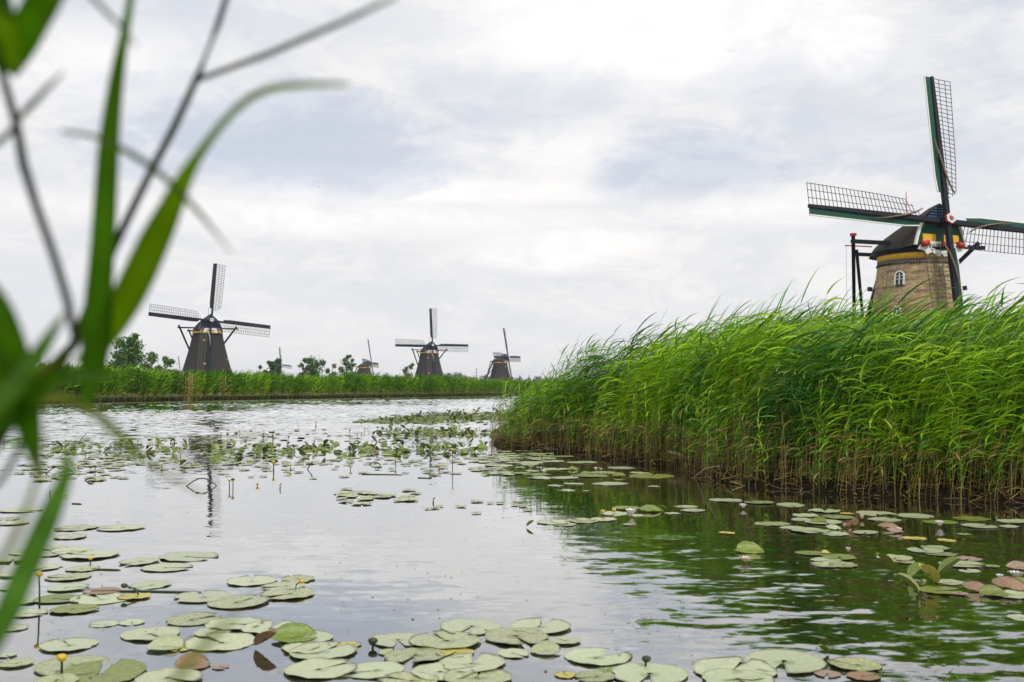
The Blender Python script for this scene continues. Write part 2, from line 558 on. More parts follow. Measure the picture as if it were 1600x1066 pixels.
# smooth the right bank's normals round the tip
k = np.ones(25) / 25
RBN = np.stack([np.convolve(np.pad(RBN[:, i], 12, mode='edge'), k, 'valid') for i in range(2)], 1)
RBN /= np.linalg.norm(RBN, axis=1)[:, None]


def strip(name, P, N, prof, material, jitter=0.0, kind='structure'):
    V, Q = [], []
    m = len(prof)
    for i in range(len(P)):
        for j, (o, z) in enumerate(prof):
            oo = o + jitter * rng.normal() * (0 < j < m - 1)
            V.append((P[i, 0] + N[i, 0] * oo, P[i, 1] + N[i, 1] * oo, z + jitter * 0.35 * rng.normal() * (0 < j < m - 1)))
    for i in range(len(P) - 1):
        for j in range(m - 1):
            Q.append((i * m + j, i * m + j + 1, (i + 1) * m + j + 1, (i + 1) * m + j))
    o = link(name, mesh_np(name, V, Q), None, material)
    o['kind'] = kind
    return o


strip('right_bank', RBP, RBN, [(-0.35, -0.6), (-0.10, -0.10), (0.03, 0.05), (0.16, 0.13), (0.5, 0.2), (1.5, 0.3), (3.0, 0.42)], 'mud', 0.05)
strip('far_bank', LBP, LBN, [(-0.6, -0.7), (0.0, -0.05), (0.3, 0.1), (1.0, 0.25), (4.0, 0.42)], 'mud', 0.06)

# mills stand on low mounds: hub positions were worked out from sail tips in the photograph
MILLS = {  # hub px, distance, yaw, roll of the sail cross, arm length
    'right': ((1477, 345), 97.0, 17.4, 2.8, 14.0),
    'left': ((330, 501), 256.5, 27.5, 6.0, 14.75),
    'middle': ((675.6, 539.7), 388.0, 20.5, 0.5, 14.75),
    'fourth': ((793.4, 558.0), 500.0, 63.1, -0.3, 14.75),
    'third': ((580, 567.5), 617.0, 79.5, 1.0, 14.75),
    'fifth': ((438.5, 570), 850.0, 64.5, 4.5, 14.75),
    'sixth': ((281.5, 581), 980.0, 86.0, 1.5, 14.75),
}
TILT = rad(10)
HUB_OFF = {'right': 4.0}
mill_base = {}
for kname, (hp, dist, yaw, rho, arm) in MILLS.items():
    hub = at_dist(*hp, dist)
    fo = HUB_OFF.get(kname, 4.3)
    y_ = rad(yaw)
    bz = hub[2] - arm * math.cos(TILT) - 0.5
    mill_base[kname] = (hub[0] - math.sin(y_) * fo, hub[1] + math.cos(y_) * fo, bz, hub[2] - bz, y_, fo)

gx = np.concatenate([-np.geomspace(3000, 95, 22), np.arange(-90, 60, 3.0), np.geomspace(62, 3000, 24)])
gy = np.concatenate([-np.geomspace(3000, 25, 14), np.arange(-20, 130, 3.0), np.geomspace(135, 3000, 34)])
GX, GY = np.meshgrid(gx, gy)


def side_dist(P, N, X, Y):
    """signed distance to a bank line, positive inland"""
    pts = np.stack([X.ravel(), Y.ravel()], 1)
    out_ = np.empty(len(pts))
    Ps = P[::4] if len(P) > 400 else P
    Ns = N[::4] if len(P) > 400 else N
    for i in range(0, len(pts), 2000):
        d = pts[i:i + 2000, None] - Ps[None]
        j = (d ** 2).sum(2).argmin(1)
        dd = d[np.arange(len(j)), j]
        out_[i:i + 2000] = (dd * Ns[j]).sum(1)
    return out_.reshape(X.shape)


dl = side_dist(LBP, LBN, GX, GY)
dr = side_dist(RBP, RBN, GX, GY)
beyond = ((GY > 300) & (GX < DIRX / DIRY * (GY - 150) - 5))
land = np.maximum(np.clip((dl - 1.5) / 3, 0, 1), np.clip((dr - 1.5) / 3, 0, 1))
land = np.where(GY > 320, 1.0, land)
land = np.where((GY < -6), 1.0, land)
GZ = -1.2 + land * 1.6
for b in mill_base.values():
    r = np.hypot(GX - b[0], GY - b[1])
    GZ = np.maximum(GZ, (b[2] + 0.06) * np.clip((22 - r) / 8, 0, 1) - 1.2 * (r > 22))
nx = len(gx)
Q = [(j * nx + i, j * nx + i + 1, (j + 1) * nx + i + 1, (j + 1) * nx + i) for j in range(len(gy) - 1) for i in range(nx - 1)]
g = link('ground', mesh_np('ground', np.stack([GX, GY, GZ], -1).reshape(-1, 3), Q), None, 'soil')
g['kind'] = 'structure'

# water: calm near the bank, real wind waves on the open reach
wx0, wx1, wy0, wy1 = -62.0, 30.0, 15.0, 150.0
ux = np.arange(wx0, wx1 + 0.01, 0.25)
uy = [wy0]
while uy[-1] < wy1:
    uy.append(uy[-1] + 0.10 + 0.0016 * (uy[-1] - wy0))
uy = np.array(uy)
WX, WY = np.meshgrid(ux, uy)
WZ = np.zeros_like(WX)
rw = np.random.default_rng(9)
for _ in range(34):
    lam = rw.uniform(0.42, 1.3)
    th = rw.normal(-0.5, 0.75)
    k_ = 2 * math.pi / lam
    WZ += 0.0052 * lam ** 0.8 * np.sin(k_ * (WX * math.cos(th) + WY * math.sin(th)) + rw.uniform(0, 6.28))
gust = 0.75 + 0.35 * np.sin(WX * 0.21 + 1.3 * np.sin(WY * 0.09)) * np.sin(WY * 0.17 + 0.8)
ramp = np.clip((WY - 16) / 16, 0, 1) ** 1.5 * np.clip((wy1 - WY) / 8, 0, 1) * np.clip((WX - wx0) / 4, 0, 1) * np.clip((wx1 - WX) / 4, 0, 1)
# leaves lying on the water damp the waves in the lily mats
wcol, wrow = 800 + FPX * WX / WY, HORIZON + FPX * CAM_H / WY
mats = np.clip((wcol - 540) / 60, 0, 1) * np.exp(-((wrow - (661 - 0.047 * (wcol - 550))) / 9) ** 2)
mats = np.maximum(mats, np.clip((wcol - 570) / 40, 0, 1) * np.exp(-((wrow - 678) / 7) ** 2))
mats = np.maximum(mats, np.exp(-((wrow - 702) / 10) ** 2))
ramp *= 1 - 0.8 * mats
WZ *= gust * ramp * np.clip(1.15 - 0.002 * WY, 0.6, 1.2)
nxw = len(ux)
ii = (np.arange(len(uy) - 1)[:, None] * nxw + np.arange(nxw - 1)[None]).ravel()
QW = np.stack([ii, ii + 1, ii + nxw + 1, ii + nxw], 1)
VW = np.stack([WX, WY, WZ], -1).reshape(-1, 3)
wyl = uy[-1]
fx_, fy_ = (-3000, wx0, ux[-1], 3000), (-60, wy0, wyl, 3000)
base_n = len(VW)
VW = np.concatenate([VW, [(x, y, 0) for y in fy_ for x in fx_]])
QF = [(base_n + j * 4 + i, base_n + j * 4 + i + 1, base_n + j * 4 + i + 5, base_n + j * 4 + i + 4) for j in range(3) for i in range(3) if not (i == 1 and j == 1)]
o = link('river_water', mesh_np('river_water', VW, np.concatenate([QW, QF])), None, 'water')
o['kind'] = 'structure'

# the near bank the camera stands on, below and behind the frame
nb = MB()
xs = np.linspace(-9, 9, 37)
prof = [(-8, 0.45), (-2, 0.4), (0.6, 0.34), (1.3, 0.22), (1.6, 0.05), (1.8, -0.5)]
for x in xs:
    for (yy, z) in prof:
        nb.v.append((x, yy + 0.2 * math.sin(x * 1.7) + 0.1 * math.sin(x * 5.1), z + 0.03 * math.sin(x * 3 + yy * 4)))
for i in range(len(xs) - 1):
    for j in range(len(prof) - 1):
        a = i * len(prof) + j
        nb.f.append((a, a + len(prof), a + len(prof) + 1, a + 1))
o = nb.build('near_bank', 'soil', None, True)
o['kind'] = 'structure'


# ------------------------------------------------------------------ reeds
def unit(v):
    v = np.asarray(v, float)
    return v / (np.linalg.norm(v) + 1e-9)


GREENS = np.array([(0.075, 0.215, 0.004), (0.135, 0.30, 0.005), (0.22, 0.40, 0.008), (0.022, 0.095, 0.006), (0.03, 0.125, 0.018), (0.28, 0.43, 0.012)])
TAN = np.array((0.56, 0.42, 0.15))
BROWN = np.array((0.20, 0.125, 0.055))


def stalk(r, H=2.25, nleaf=10, segs=6, lw=0.029, ll=0.64, stem_r=0.0045, lean=None, dry=False, tip=True, stem_seg=6, tone=None, green_foot=False):
    """one reed blown to the right (+X): bare tan foot, leaves swept with the wind"""
    nb_ = NB()
    lean = r.uniform(0.10, 0.34) if lean is None else lean
    ly = r.normal(0, 0.06)
    t = np.linspace(0, 1, stem_seg + 1)
    lx0, ly0 = r.normal(0.02, 0.06), r.normal(0, 0.05)
    path = np.stack([H * (lx0 * t + lean * t ** 1.7), H * (ly0 * t + ly * t ** 1.5), H * t * (1 - 0.10 * lean * t)], 1)
    gi = r.integers(len(GREENS)) if tone is None else (3, 4, 0, 0, 1, 2, 1, 2, 5)[tone * 3 + r.integers(3)]
    g0 = GREENS[gi] * r.uniform(0.8, 1.2)
    u_ = r.random()
    foot = TAN * r.uniform(0.5, 1.1) if u_ < 0.45 else BROWN * r.uniform(0.7, 1.4) if u_ < 0.7 else np.array((0.22, 0.24, 0.04)) * r.uniform(0.6, 1.1)
    if green_foot and r.random() < 0.8:
        foot = g0 * 0.8
    switch = r.uniform(0.06, 0.36)
    mixw = np.clip((t - switch) / 0.14, 0, 1)[:, None]
    scol = foot * (1 - mixw) + g0 * 1.1 * mixw
    if dry:
        scol = np.repeat(foot[None], len(t), 0)
    nb_.add(*tube_np(path, np.linspace(stem_r, stem_r * 0.35, len(t)), scol, 3))
    for i in range(nleaf + int(tip)):
        top = i == nleaf
        tt = 0.97 if top else 0.20 + 0.76 * (i + r.uniform(0, 0.8)) / nleaf
        p = np.array([np.interp(tt, t, path[:, k_]) for k_ in range(3)])
        tang = unit(path[-1] - path[-3])
        a = r.normal(0, 0.75) + (math.pi if r.random() < 0.13 else 0)
        outv = np.array([math.cos(a), math.sin(a), 0])
        d = unit(tang * (r.uniform(0.9, 1.5)) + outv * r.uniform(0.5, 1.0)) if not top else unit(tang + outv * 0.12)
        L = ll * r.uniform(0.65, 1.2) * (0.75 if tt < 0.4 else 1.0) * (0.8 if top else 1)
        n = segs + 1
        pts = [p]
        lb_, dr_ = r.uniform(0.15, 1.25), r.uniform(0.1, 1.5)
        for s_ in range(segs):
            f = s_ / segs
            d = unit(d + np.array([0.30, 0, 0]) * lb_ * (0.55 if top else 1) + np.array([0, 0, -0.16 - 0.22 * f]) * dr_ * (0.3 if top else 1))
            pts.append(pts[-1] + d * L / segs)
        pts = np.array(pts)
        u = np.linspace(0, 1, n)
        wid = lw * r.uniform(0.7, 1.25) * np.clip(np.minimum(0.45 + 3.2 * u, 1.25 * (1 - u) ** 0.75 + 0.02), 0.03, 1)
        dd = np.gradient(pts, axis=0)
        tilt_ = r.normal(0, 0.7)
        s0 = np.cross(dd, [0, 0, 1.0]); s0 /= np.linalg.norm(s0, axis=1)[:, None] + 1e-6
        nn = np.cross(s0, dd); nn /= np.linalg.norm(nn, axis=1)[:, None] + 1e-6
        tw = tilt_ + np.linspace(0, r.normal(0, 0.8), n)
        side = s0 * np.cos(tw)[:, None] + nn * np.sin(tw)[:, None]
        c = g0 * r.uniform(0.75, 1.3)
        if dry or (tt < 0.36 and r.random() < 0.35):
            c = TAN * r.uniform(0.5, 1.1)
        elif r.random() < 0.10:
            c = np.array((0.24, 0.36, 0.03)) * r.uniform(0.8, 1.1)
        nb_.add(*ribbon(pts, wid, side, c))
    return nb_.data()


def place(data, pos, sc, rz, out_nb):
    V, Q_, C = data
    c_, s_ = math.cos(rz), math.sin(rz)
    R_ = np.array([[c_, -s_, 0], [s_, c_, 0], [0, 0, 1]])
    out_nb.add((V * sc) @ R_.T + pos, Q_, C)


r0 = np.random.default_rng(5)
variants = [stalk(r0, H=2.25, lean=0.16 + 0.28 * (q % 3) / 2 + r0.uniform(0, 0.10), tone=q // 10) for q in range(30)]


def pick(s, depth):
    """neighbouring reeds share tone and lean, so the bed reads as clumps"""
    f = math.sin(s * 1.9 + depth * 1.1) + math.sin(s * 0.71 + 2 + depth) + r0.normal(0, 0.7)
    tone = 0 if f < -0.5 else 1 if f < 0.7 else 2
    g_ = math.sin(s * 1.3 + 4 + depth * 0.7) + r0.normal(0, 0.6)
    ln = 0 if g_ < -0.4 else 1 if g_ < 0.5 else 2
    c_ = [q for q in range(tone * 10, tone * 10 + 10) if q % 3 == ln]
    return c_[r0.integers(len(c_))]
bare = [stalk(r0, H=r0.uniform(0.6, 1.3), nleaf=2, lw=0.014, ll=0.3, lean=r0.uniform(-0.25, 0.4), dry=True, tip=False) for _ in range(8)]
young = [stalk(r0, H=1.3, nleaf=8, lw=0.018, ll=0.34, lean=r0.uniform(0.05, 0.3)) for _ in range(8)]
var_me = [mesh_np('reed_stalk', *v) for v in variants]
for me in var_me:
    me.materials.append(M['reed'])

front_len = np.concatenate([[0], np.cumsum(np.linalg.norm(np.diff(RBP, axis=0), axis=1))])
ti = int(np.argmin((RBP[:, 0] - tipx) ** 2 + (RBP[:, 1] - tipy) ** 2))
s_tip = front_len[ti]


def rb_point(s, depth):
    i = min(int(s / 0.25), len(RBP) - 2)
    f = min(s / 0.25 - i, 1.0)
    return (RBP[i] * (1 - f) + RBP[i + 1] * f) + RBN[i] * depth, i


def reed_height(s, depth):
    """shorter reeds at the tip of the bed, slow swells along it"""
    if s < s_tip:
        q = rb_point(s, 0.3)[0]
        col_ = 800 + FPX * q[0] / q[1]
        h = float(np.interp(col_, [779, 800, 830, 865, 915, 1000, 1100, 1200, 1300, 1400, 1500, 1600, 1800], [0.8, 0.95, 1.2, 1.6, 2.05, 2.02, 1.86, 1.86, 1.96, 1.90, 1.84, 1.84, 1.84])) / 2.25
    else:
        h = float(np.interp(s - s_tip, [0, 1.0, 4, 12], [0.36, 0.45, 0.62, 0.8]))
    h += 0.02 * min(depth, 2)
    return h * (1.0 + 0.05 * math.sin(s * 0.9 + 1) + 0.04 * math.sin(s * 2.3) + 0.03 * math.sin(depth * 4 + s))


bed = NB()
front_list = []
S_MAX = s_tip + 22
npl = 0
for _ in range(7600):
    s = r0.uniform(0.0, S_MAX)
    if s > s_tip + 3 and r0.random() < 0.6:
        continue
    depth = 0.10 + 3.6 * r0.random() ** 1.35
    p, i = rb_point(s, depth)
    h = reed_height(s, depth) * r0.normal(1.0, 0.085)
    z = 0.08 + 0.07 * min(depth, 3)
    item = (variants[pick(s, depth)], np.array([p[0], p[1], z]), h, r0.normal(0.0, 0.35))
    place(*item[:2], h, item[3], bed)
    npl += 1
for _ in range(2600):                     # a sparser field of reeds further in
    s = r0.uniform(0.0, S_MAX)
    p, i = rb_point(s, r0.uniform(3.6, 9.0))
    place(variants[r0.integers(len(variants))], np.array([p[0], p[1], 0.4]), r0.normal(0.92, 0.08), r0.normal(0, 0.35), bed)
for _ in range(1900):                     # dry old stems and young shoots along the water's edge
    s = r0.uniform(0.0, s_tip + 3)
    p, i = rb_point(s, -0.12 + 0.75 * r0.random() ** 1.2)
    v = bare[r0.integers(len(bare))] if r0.random() < 0.62 else young[r0.integers(len(young))]
    place(v, np.array([p[0], p[1], -0.02]), r0.uniform(0.35, 1.1), r0.uniform(-1.6, 1.6), bed)
old = [stalk(r0, H=2.1, nleaf=6, lw=0.018, ll=0.4, lean=r0.uniform(0.0, 0.35), dry=True, tip=False) for _ in range(6)]
for _ in range(170):                      # last year's dry stalks scattered through the bed
    s = r0.uniform(0.0, s_tip + 2)
    dp = r0.uniform(0.1, 1.2)
    p, i = rb_point(s, dp)
    place(old[r0.integers(6)], np.array([p[0], p[1], 0.08]), reed_height(s, dp) * r0.uniform(0.5, 0.95), r0.uniform(-1, 1), bed)
o = link('reed_bed', bed.mesh('reed_bed'), None, 'reed')
tag(o, 'tall dense green reeds bent by the wind along the near bank', 'reeds', kind='stuff')

# the front row of the bed, stalk by stalk
cnt = 0
for kk in range(290):
    s = s_tip * (kk + r0.uniform(0, 1)) / 290 + 0.0
    p, i = rb_point(s, r0.uniform(0.04, 0.28))
    px_, _ = project((p[0], p[1], 1.0))
    if px_ > 1640:
        continue
    o = link('reed_stalk', var_me[pick(s, 0)])
    h = reed_height(s, 0) * r0.normal(0.97, 0.10)
    o.location = (p[0], p[1], 0.05)
    o.scale = (h, h, h)
    o.rotation_euler = (0, 0, r0.normal(0, 0.4))
    tag(o, 'green reed stalk in the front row along the muddy edge below the brick windmill', 'reed', 'front row of reed stalks on the muddy bank')

# ---- reeds along the far bank: coarser, since each is a few pixels wide
far_var = [stalk(r0, H=2.7, nleaf=12, segs=3, lw=0.08, ll=0.66, stem_r=0.010, lean=r0.uniform(0.05, 0.38), stem_seg=3, tone=q // 8, green_foot=True) for q in range(24)]
far_dry = [stalk(r0, H=2.5, nleaf=5, segs=3, lw=0.05, ll=0.6, stem_r=0.016, lean=r0.uniform(-0.02, 0.1), dry=True, stem_seg=3) for _ in range(6)]
LS = np.concatenate([[0], np.cumsum(np.linalg.norm(np.diff(LBP, axis=0), axis=1))])
i0 = int(np.argmin(abs(LBP[:, 1] - 58))); i1 = int(np.argmin(abs(LBP[:, 1] - 235)))
fb = NB()
ph = r0.uniform(0, 6, 8)
for _ in range(11500):
    s = LS[i0] + (LS[i1] - LS[i0]) * r0.random() ** 1.25
    i = min(int(np.searchsorted(LS, s)), len(LBP) - 1)
    bulge = 0.5 + 0.5 * math.sin(s * 1.55 + 1.2 * math.sin(s * 0.37 + ph[0]) + ph[1])
    depth = 0.1 + 3.4 * r0.random() ** 1.2
    h = 0.96 + 0.18 * (bulge - 0.5) + 0.05 * math.sin(s * 0.31 + ph[2]) + 0.06 * math.sin(s * 0.11)
    if depth < 1.4 and r0.random() > 0.1 + 0.9 * bulge:
        depth += 1.3
    h *= (0.80 + 0.22 * min(1, depth / 1.2)) * r0.normal(1, 0.05) * float(np.interp(LBP[i, 1], [70, 110, 132, 170], [0.87, 0.86, 0.78, 0.74]))
    p = LBP[i] + LBN[i] * depth + r0.normal(0, 0.3, 2)
    tf = math.sin(s * 0.9 + 2.0 * math.sin(s * 0.23) + ph[3]) + math.sin(s * 2.1 + ph[4]) + r0.normal(0, 0.7) + 0.5 * (depth - 1.2)
    tone_ = 0 if tf < 0.45 else 1 if tf < 1.5 else 2
    place(far_var[tone_ * 8 + r0.integers(8)], np.array([p[0], p[1], 0.05 + 0.08 * depth]), h, r0.uniform(-0.9, 0.9), fb)
for _ in range(600):                      # low tan stems at the water line
    s = r0.uniform(LS[i0], LS[i1])
    i = min(int(np.searchsorted(LS, s)), len(LBP) - 1)
    p = LBP[i] + LBN[i] * r0.uniform(-0.05, 0.5)
    place(far_dry[r0.integers(len(far_dry))], np.array([p[0], p[1], 0]), r0.uniform(0.15, 0.42), r0.uniform(-3, 3), fb)
o = link('far_reed_belt', fb.mesh('far_reed_belt'), None, 'reed_far')
tag(o, 'long green reed belt lining the far bank under the distant windmills', 'reeds', kind='stuff')


def bank_at_px(px_, P):
    """index of the bank point seen at that photo column"""
    q = 800 + FPX * P[:, 0] / np.maximum(P[:, 1], 1)
    q[P[:, 1] < 40] = -1e6
    return int(np.argmin(abs(q - px_)))


for px_, nst, hh, lab in ((296, 20, 1.12, 'dry tan tuft of old reed left of the wooden ladder-like sail of the large thatched mill'),
                      (307, 7, 1.0, 'thin dry reed tuft in front of the large thatched mill'),
                      (354, 12, 1.02, 'dry tan reed tuft below the right foot of the large thatched mill')):
    i = bank_at_px(px_, LBP)
    base = LBP[i] - LBN[i] * 0.15
    tb = NB()
    for _ in range(nst):
        place(far_dry[r0.integers(len(far_dry))], np.array([r0.normal(0, 0.22), r0.normal(0, 0.2), 0.0]), r0.uniform(0.6, 0.9) * hh, r0.uniform(-3, 3), tb)
    o = link('dry_reed_tuft', tb.mesh('dry_reed_tuft'), None, 'reed_far')
    o.location = (base[0], base[1], 0.05)
    tag(o, lab.replace('left of the wooden ladder-like sail of', 'below the left foot of'), 'reed tuft', 'dry tufts in the far reed belt')

# thin line of floating weed along the far bank
wd = []
for s in np.arange(LS[i0], LS[i1], 0.6):
    i = min(int(np.searchsorted(LS, s)), len(LBP) - 1)
    wd.append(0.5 + 0.9 * max(0, math.sin(s * 0.13 + 1) + 0.5 * math.sin(s * 0.71)) + 0.3 * rng.random())
wm = MB()
for n_, s in enumerate(np.arange(LS[i0], LS[i1], 0.6)):
    i = min(int(np.searchsorted(LS, s)), len(LBP) - 1)
    a_ = LBP[i] - LBN[i] * wd[n_]; b_ = LBP[i] + LBN[i] * 0.25
    wm.v += [(a_[0], a_[1], 0.012), (b_[0], b_[1], 0.05)]
    if n_:
        m_ = len(wm.v)
        wm.f.append((m_ - 4, m_ - 2, m_ - 1, m_ - 3))
o = wm.build('floating_weed', 'weed')
tag(o, 'thin line of green floating weed along the far water edge', 'weed', kind='stuff')


# ------------------------------------------------------------------ windmills
def place_on(px_, py_, base, yaw, radius_at, zr):
    """local angle and height on a tower wall that shows at a photo pixel"""
    best = None
    for a in np.linspace(-math.pi, math.pi, 181):
        for z in np.linspace(*zr, 60):
            r = radius_at(z)
            lx, ly = r * math.sin(a), -r * math.cos(a)
            wx = base[0] + lx * math.cos(yaw) - ly * math.sin(yaw)
            wy = base[1] + lx * math.sin(yaw) + ly * math.cos(yaw)
            if (wx - base[0]) * base[0] + (wy - base[1]) * base[1] > 0:
                continue
            q = project((wx, wy, base[2] + z))
            e = (q[0] - px_) ** 2 + (q[1] - py_) ** 2
            if best is None or e < best[0]:
                best = (e, a, z)
    return best[1], best[2]


def windmill(key, label, brick, detail, group=None):
    bx, by, bz, hz, yaw, fo = mill_base[key]
    arm = MILLS[key][4]
    rho = rad(MILLS[key][3])
    root = empty('windmill', (bx, by, bz), yaw)
    tag(root, label, 'windmill', 'windmills on the polder')
    top = hz - 2.75                                    # height of the tower's top edge
    r_top, slope = (3.25, 0.135) if brick else (3.5, 0.20)

    def rad_at(z):
        d = top - z
        return r_top + slope * d + (0.0 if brick else 0.006 * d * d)

    # ---- tower
    zs = np.linspace(-0.8, top, 9)
    prof = [(rad_at(z), z) for z in zs]
    if brick:
        MB().lathe(prof, 64).build('tower', 'brick', root, True)
        rg = MB().lathe([(r_top + 0.03, top - 0.79), (r_top + 0.14, top - 0.74), (r_top + 0.14, top - 0.54), (r_top + 0.05, top - 0.51)], 64, close=False)
        rg.build('dark_brick_course', 'trim_grey', root)
        rg = MB().lathe([(r_top + 0.06, top - 1.22), (r_top + 0.12, top - 1.19), (r_top + 0.12, top - 1.05), (r_top + 0.06, top - 1.02)], 64, close=False)
        rg.build('dark_brick_course', 'trim_grey', root)
        if detail:
            for kq in range(90):                            # toothed brick course under the cap
                a = 2 * math.pi * kq / 90
                ca, sa = math.cos(a), math.sin(a)
                b = MB()
                r_ = r_top + 0.10
                for dz_ in (-0.99, -0.83):
                    for da in (-0.045, 0.045):
                        for dr_ in (0, 0.13):
                            b.v.append(((r_ + dr_) * math.cos(a + da * 0.4), (r_ + dr_) * math.sin(a + da * 0.4), top + dz_))
                b.f = [(0, 1, 3, 2), (4, 6, 7, 5), (0, 4, 5, 1), (2, 3, 7, 6), (1, 5, 7, 3), (0, 2, 6, 4)]
                if (ca * math.cos(yaw) - sa * math.sin(yaw)) * bx + (ca * math.sin(yaw) + sa * math.cos(yaw)) * by < 0:
                    b.build('toothed_brick', 'thatch', root)
    else:
        # eight thatched faces with softened corners
        b = MB()
        n = 48
        for r, z in prof:
            for kq in range(n):
                a = 2 * math.pi * kq / n
                aa = (a + math.pi / 8) % (math.pi / 4) - math.pi / 8
                rr = r * 0.955 / max(math.cos(aa), 0.94)
                b.v.append((rr * math.cos(a + math.pi / 8), rr * math.sin(a + math.pi / 8), z))
        for i in range(len(prof) - 1):
            for kq in range(n):
                b.f.append((i * n + kq, i * n + (kq + 1) % n, (i + 1) * n + (kq + 1) % n, (i + 1) * n + kq))
        b.build('thatched_body', 'thatch', root)
        MB().lathe([(r_top + 0.0, top - 0.75), (r_top + 0.16, top - 0.7), (r_top + 0.12, top - 0.1), (r_top, top)], 48, close=False).build('dark_collar', 'stock', root)
    MB().lathe([(r_top + 0.06, top - 0.50), (r_top + 0.12, top - 0.48), (r_top + 0.18, top + 0.18), (r_top + 0.05, top + 0.24)], 64).build('yellow_ring', 'yellow', root, True)

    # ---- cap: a thatched boat-shaped hood, front at -Y
    SX, SZ = [0, 0.06, 0.2, 0.45, 0.66, 0.82, 0.93, 1], [1, 0.975, 0.90, 0.74, 0.58, 0.38, 0.18, 0]

    def sec(q):
        return float(np.interp(q, SX, SZ))
    e0 = top + 0.30
    front, rear = -3.35, 4.5
    capb = MB()
    T = 15
    S = 25
    for i in range(T):
        f = i / (T - 1)
        y = front + (rear - front) * f
        bw = np.interp(f, [0, 0.15, 0.4, 0.7, 0.88, 1], [2.75, 3.25, 3.75, 3.45, 2.5, 1.0])
        hh = np.interp(f, [0, 0.12, 0.35, 0.6, 0.85, 1], [4.15, 4.05, 3.35, 2.55, 1.45, 0.55])
        dip = np.interp(f, [0, 0.3, 0.75, 1], [0.25, 0.0, -0.22, -0.15])
        for j in range(S):
            s = -1 + 2 * j / (S - 1)
            z = hh * sec(abs(s))
            capb.v.append((bw * s * (1 + 0.05 * math.sin(math.pi * abs(s))), y, e0 + dip * (abs(s)) + z))
    for i in range(T - 1):
        for j in range(S - 1):
            a = i * S + j
            capb.f.append((a, a + 1, a + S + 1, a + S))
    capb.f.append(tuple((T - 1) * S + j for j in range(S)))
    capb.build('cap', 'thatch_cap', root, True)
    under = MB().lathe([(0.3, e0 - 0.28), (3.62, e0 - 0.28), (3.85, e0 + 0.12), (0.3, e0 + 0.14)], 48)
    under.v = [(x * 0.98, y * 1.0 + 0.15, z) for x, y, z in under.v]
    under.build('cap_floor_ring', 'stock', root)

    def gable(s):
        return 2.75 * s, e0 + 0.25 * abs(s) + 4.15 * sec(abs(s))

    # front of the cap: green boards below, dark weatherboards above
    zspl = e0 + 2.35
    sm = 0
    for s in np.linspace(0, 1, 200):
        if gable(s)[1] >= zspl:
            sm = s
    lower = [gable(s) for s in np.linspace(-1, -sm, 10)] + [gable(s) for s in np.linspace(sm, 1, 10)]
    MB().prism([(x * 0.97, z - 0.05) for x, z in lower], front + 0.02, front + 0.2).build('gable_panel', 'green' if brick else 'bluepaint', root)
    zb = zspl - 0.02
    nsl = 7 if detail else 3
    ztop = gable(0)[1] - 0.05
    for q in range(nsl):
        z0 = zb + (ztop - zb) * q / nsl
        z1 = zb + (ztop - zb) * (q + 1) / nsl - 0.03
        def half(z):
            return max(0.12, 2.66 * float(np.interp((z - e0 - 0.05) / 4.15, SZ[::-1], SX[::-1])))
        w0, w1 = half(z0), half(z1)
        b = MB()
        b.v = [(-w0, front - 0.10, z0), (w0, front - 0.10, z0), (w0, front + 0.16, z0), (-w0, front + 0.16, z0),
               (-w1, front - 0.0, z1), (w1, front - 0.0, z1), (w1, front + 0.16, z1), (-w1, front + 0.16, z1)]
        b.f = [(0, 3, 2, 1), (4, 5, 6, 7), (0, 1, 5, 4), (1, 2, 6, 5), (2, 3, 7, 6), (3, 0, 4, 7)]
        b.build('weatherboard', 'bluepaint', root)
    # white storm boards along the two front edges of the thatch
    for sg in (-1, 1):
        b = MB()
        pl = [gable(sg * s) for s in np.linspace(1.0, sm + 0.02, 12)]
        for x, z in pl:
            for dx, dy in ((0.10, -0.14), (0.10, 0.10), (-0.12, 0.10), (-0.12, -0.14)):
                b.v.append((x + sg * dx, front + dy, z + 0.02))
        for i in range(len(pl) - 1):
            for kq in range(4):
                b.f.append((i * 4 + kq, i * 4 + (kq + 1) % 4, i * 4 + 4 + (kq + 1) % 4, i * 4 + 4 + kq))
        b.f += [(0, 1, 2, 3), tuple(len(pl) * 4 - 4 + kq for kq in (3, 2, 1, 0))]
        b.build('storm_board', 'white' if brick else 'trim_grey', root)
    if brick:
        for x0, x1 in ((-1.95, -0.55), (0.35, 1.95)):
            MB().box((x0, front - 0.06, e0 + 0.62), (x1, front + 0.03, e0 + 1.28)).build('yellow_panel', 'yellow', root)
    # beard: white scalloped board with red scrolls at its ends
    bs = 2.3
    pts = [(-bs, e0 + 0.28)]
    edge = [(-bs - 0.25, e0 - 0.12), (-1.85, e0 - 0.25), (-1.6, e0 - 0.62), (-1.3, e0 - 0.42), (-0.95, e0 - 0.40), (-0.6, e0 - 0.62), (-0.32, e0 - 0.72), (0, e0 - 0.5)]
    pts += edge + [(-x, z) for x, z in edge[-2::-1]] + [(bs, e0 + 0.28), (1.1, e0 + 0.62), (-1.1, e0 + 0.62)]
    MB().prism(pts, front - 0.16, front - 0.04).build('beard_board', 'white', root)
    for sg in (-1, 1):
        MB().tube([(sg * 2.25, front - 0.30, e0 + 0.30), (sg * 1.60, front - 0.30, e0 + 0.42)], [0.27, 0.27], 12).build('red_scroll', 'red', root, True)
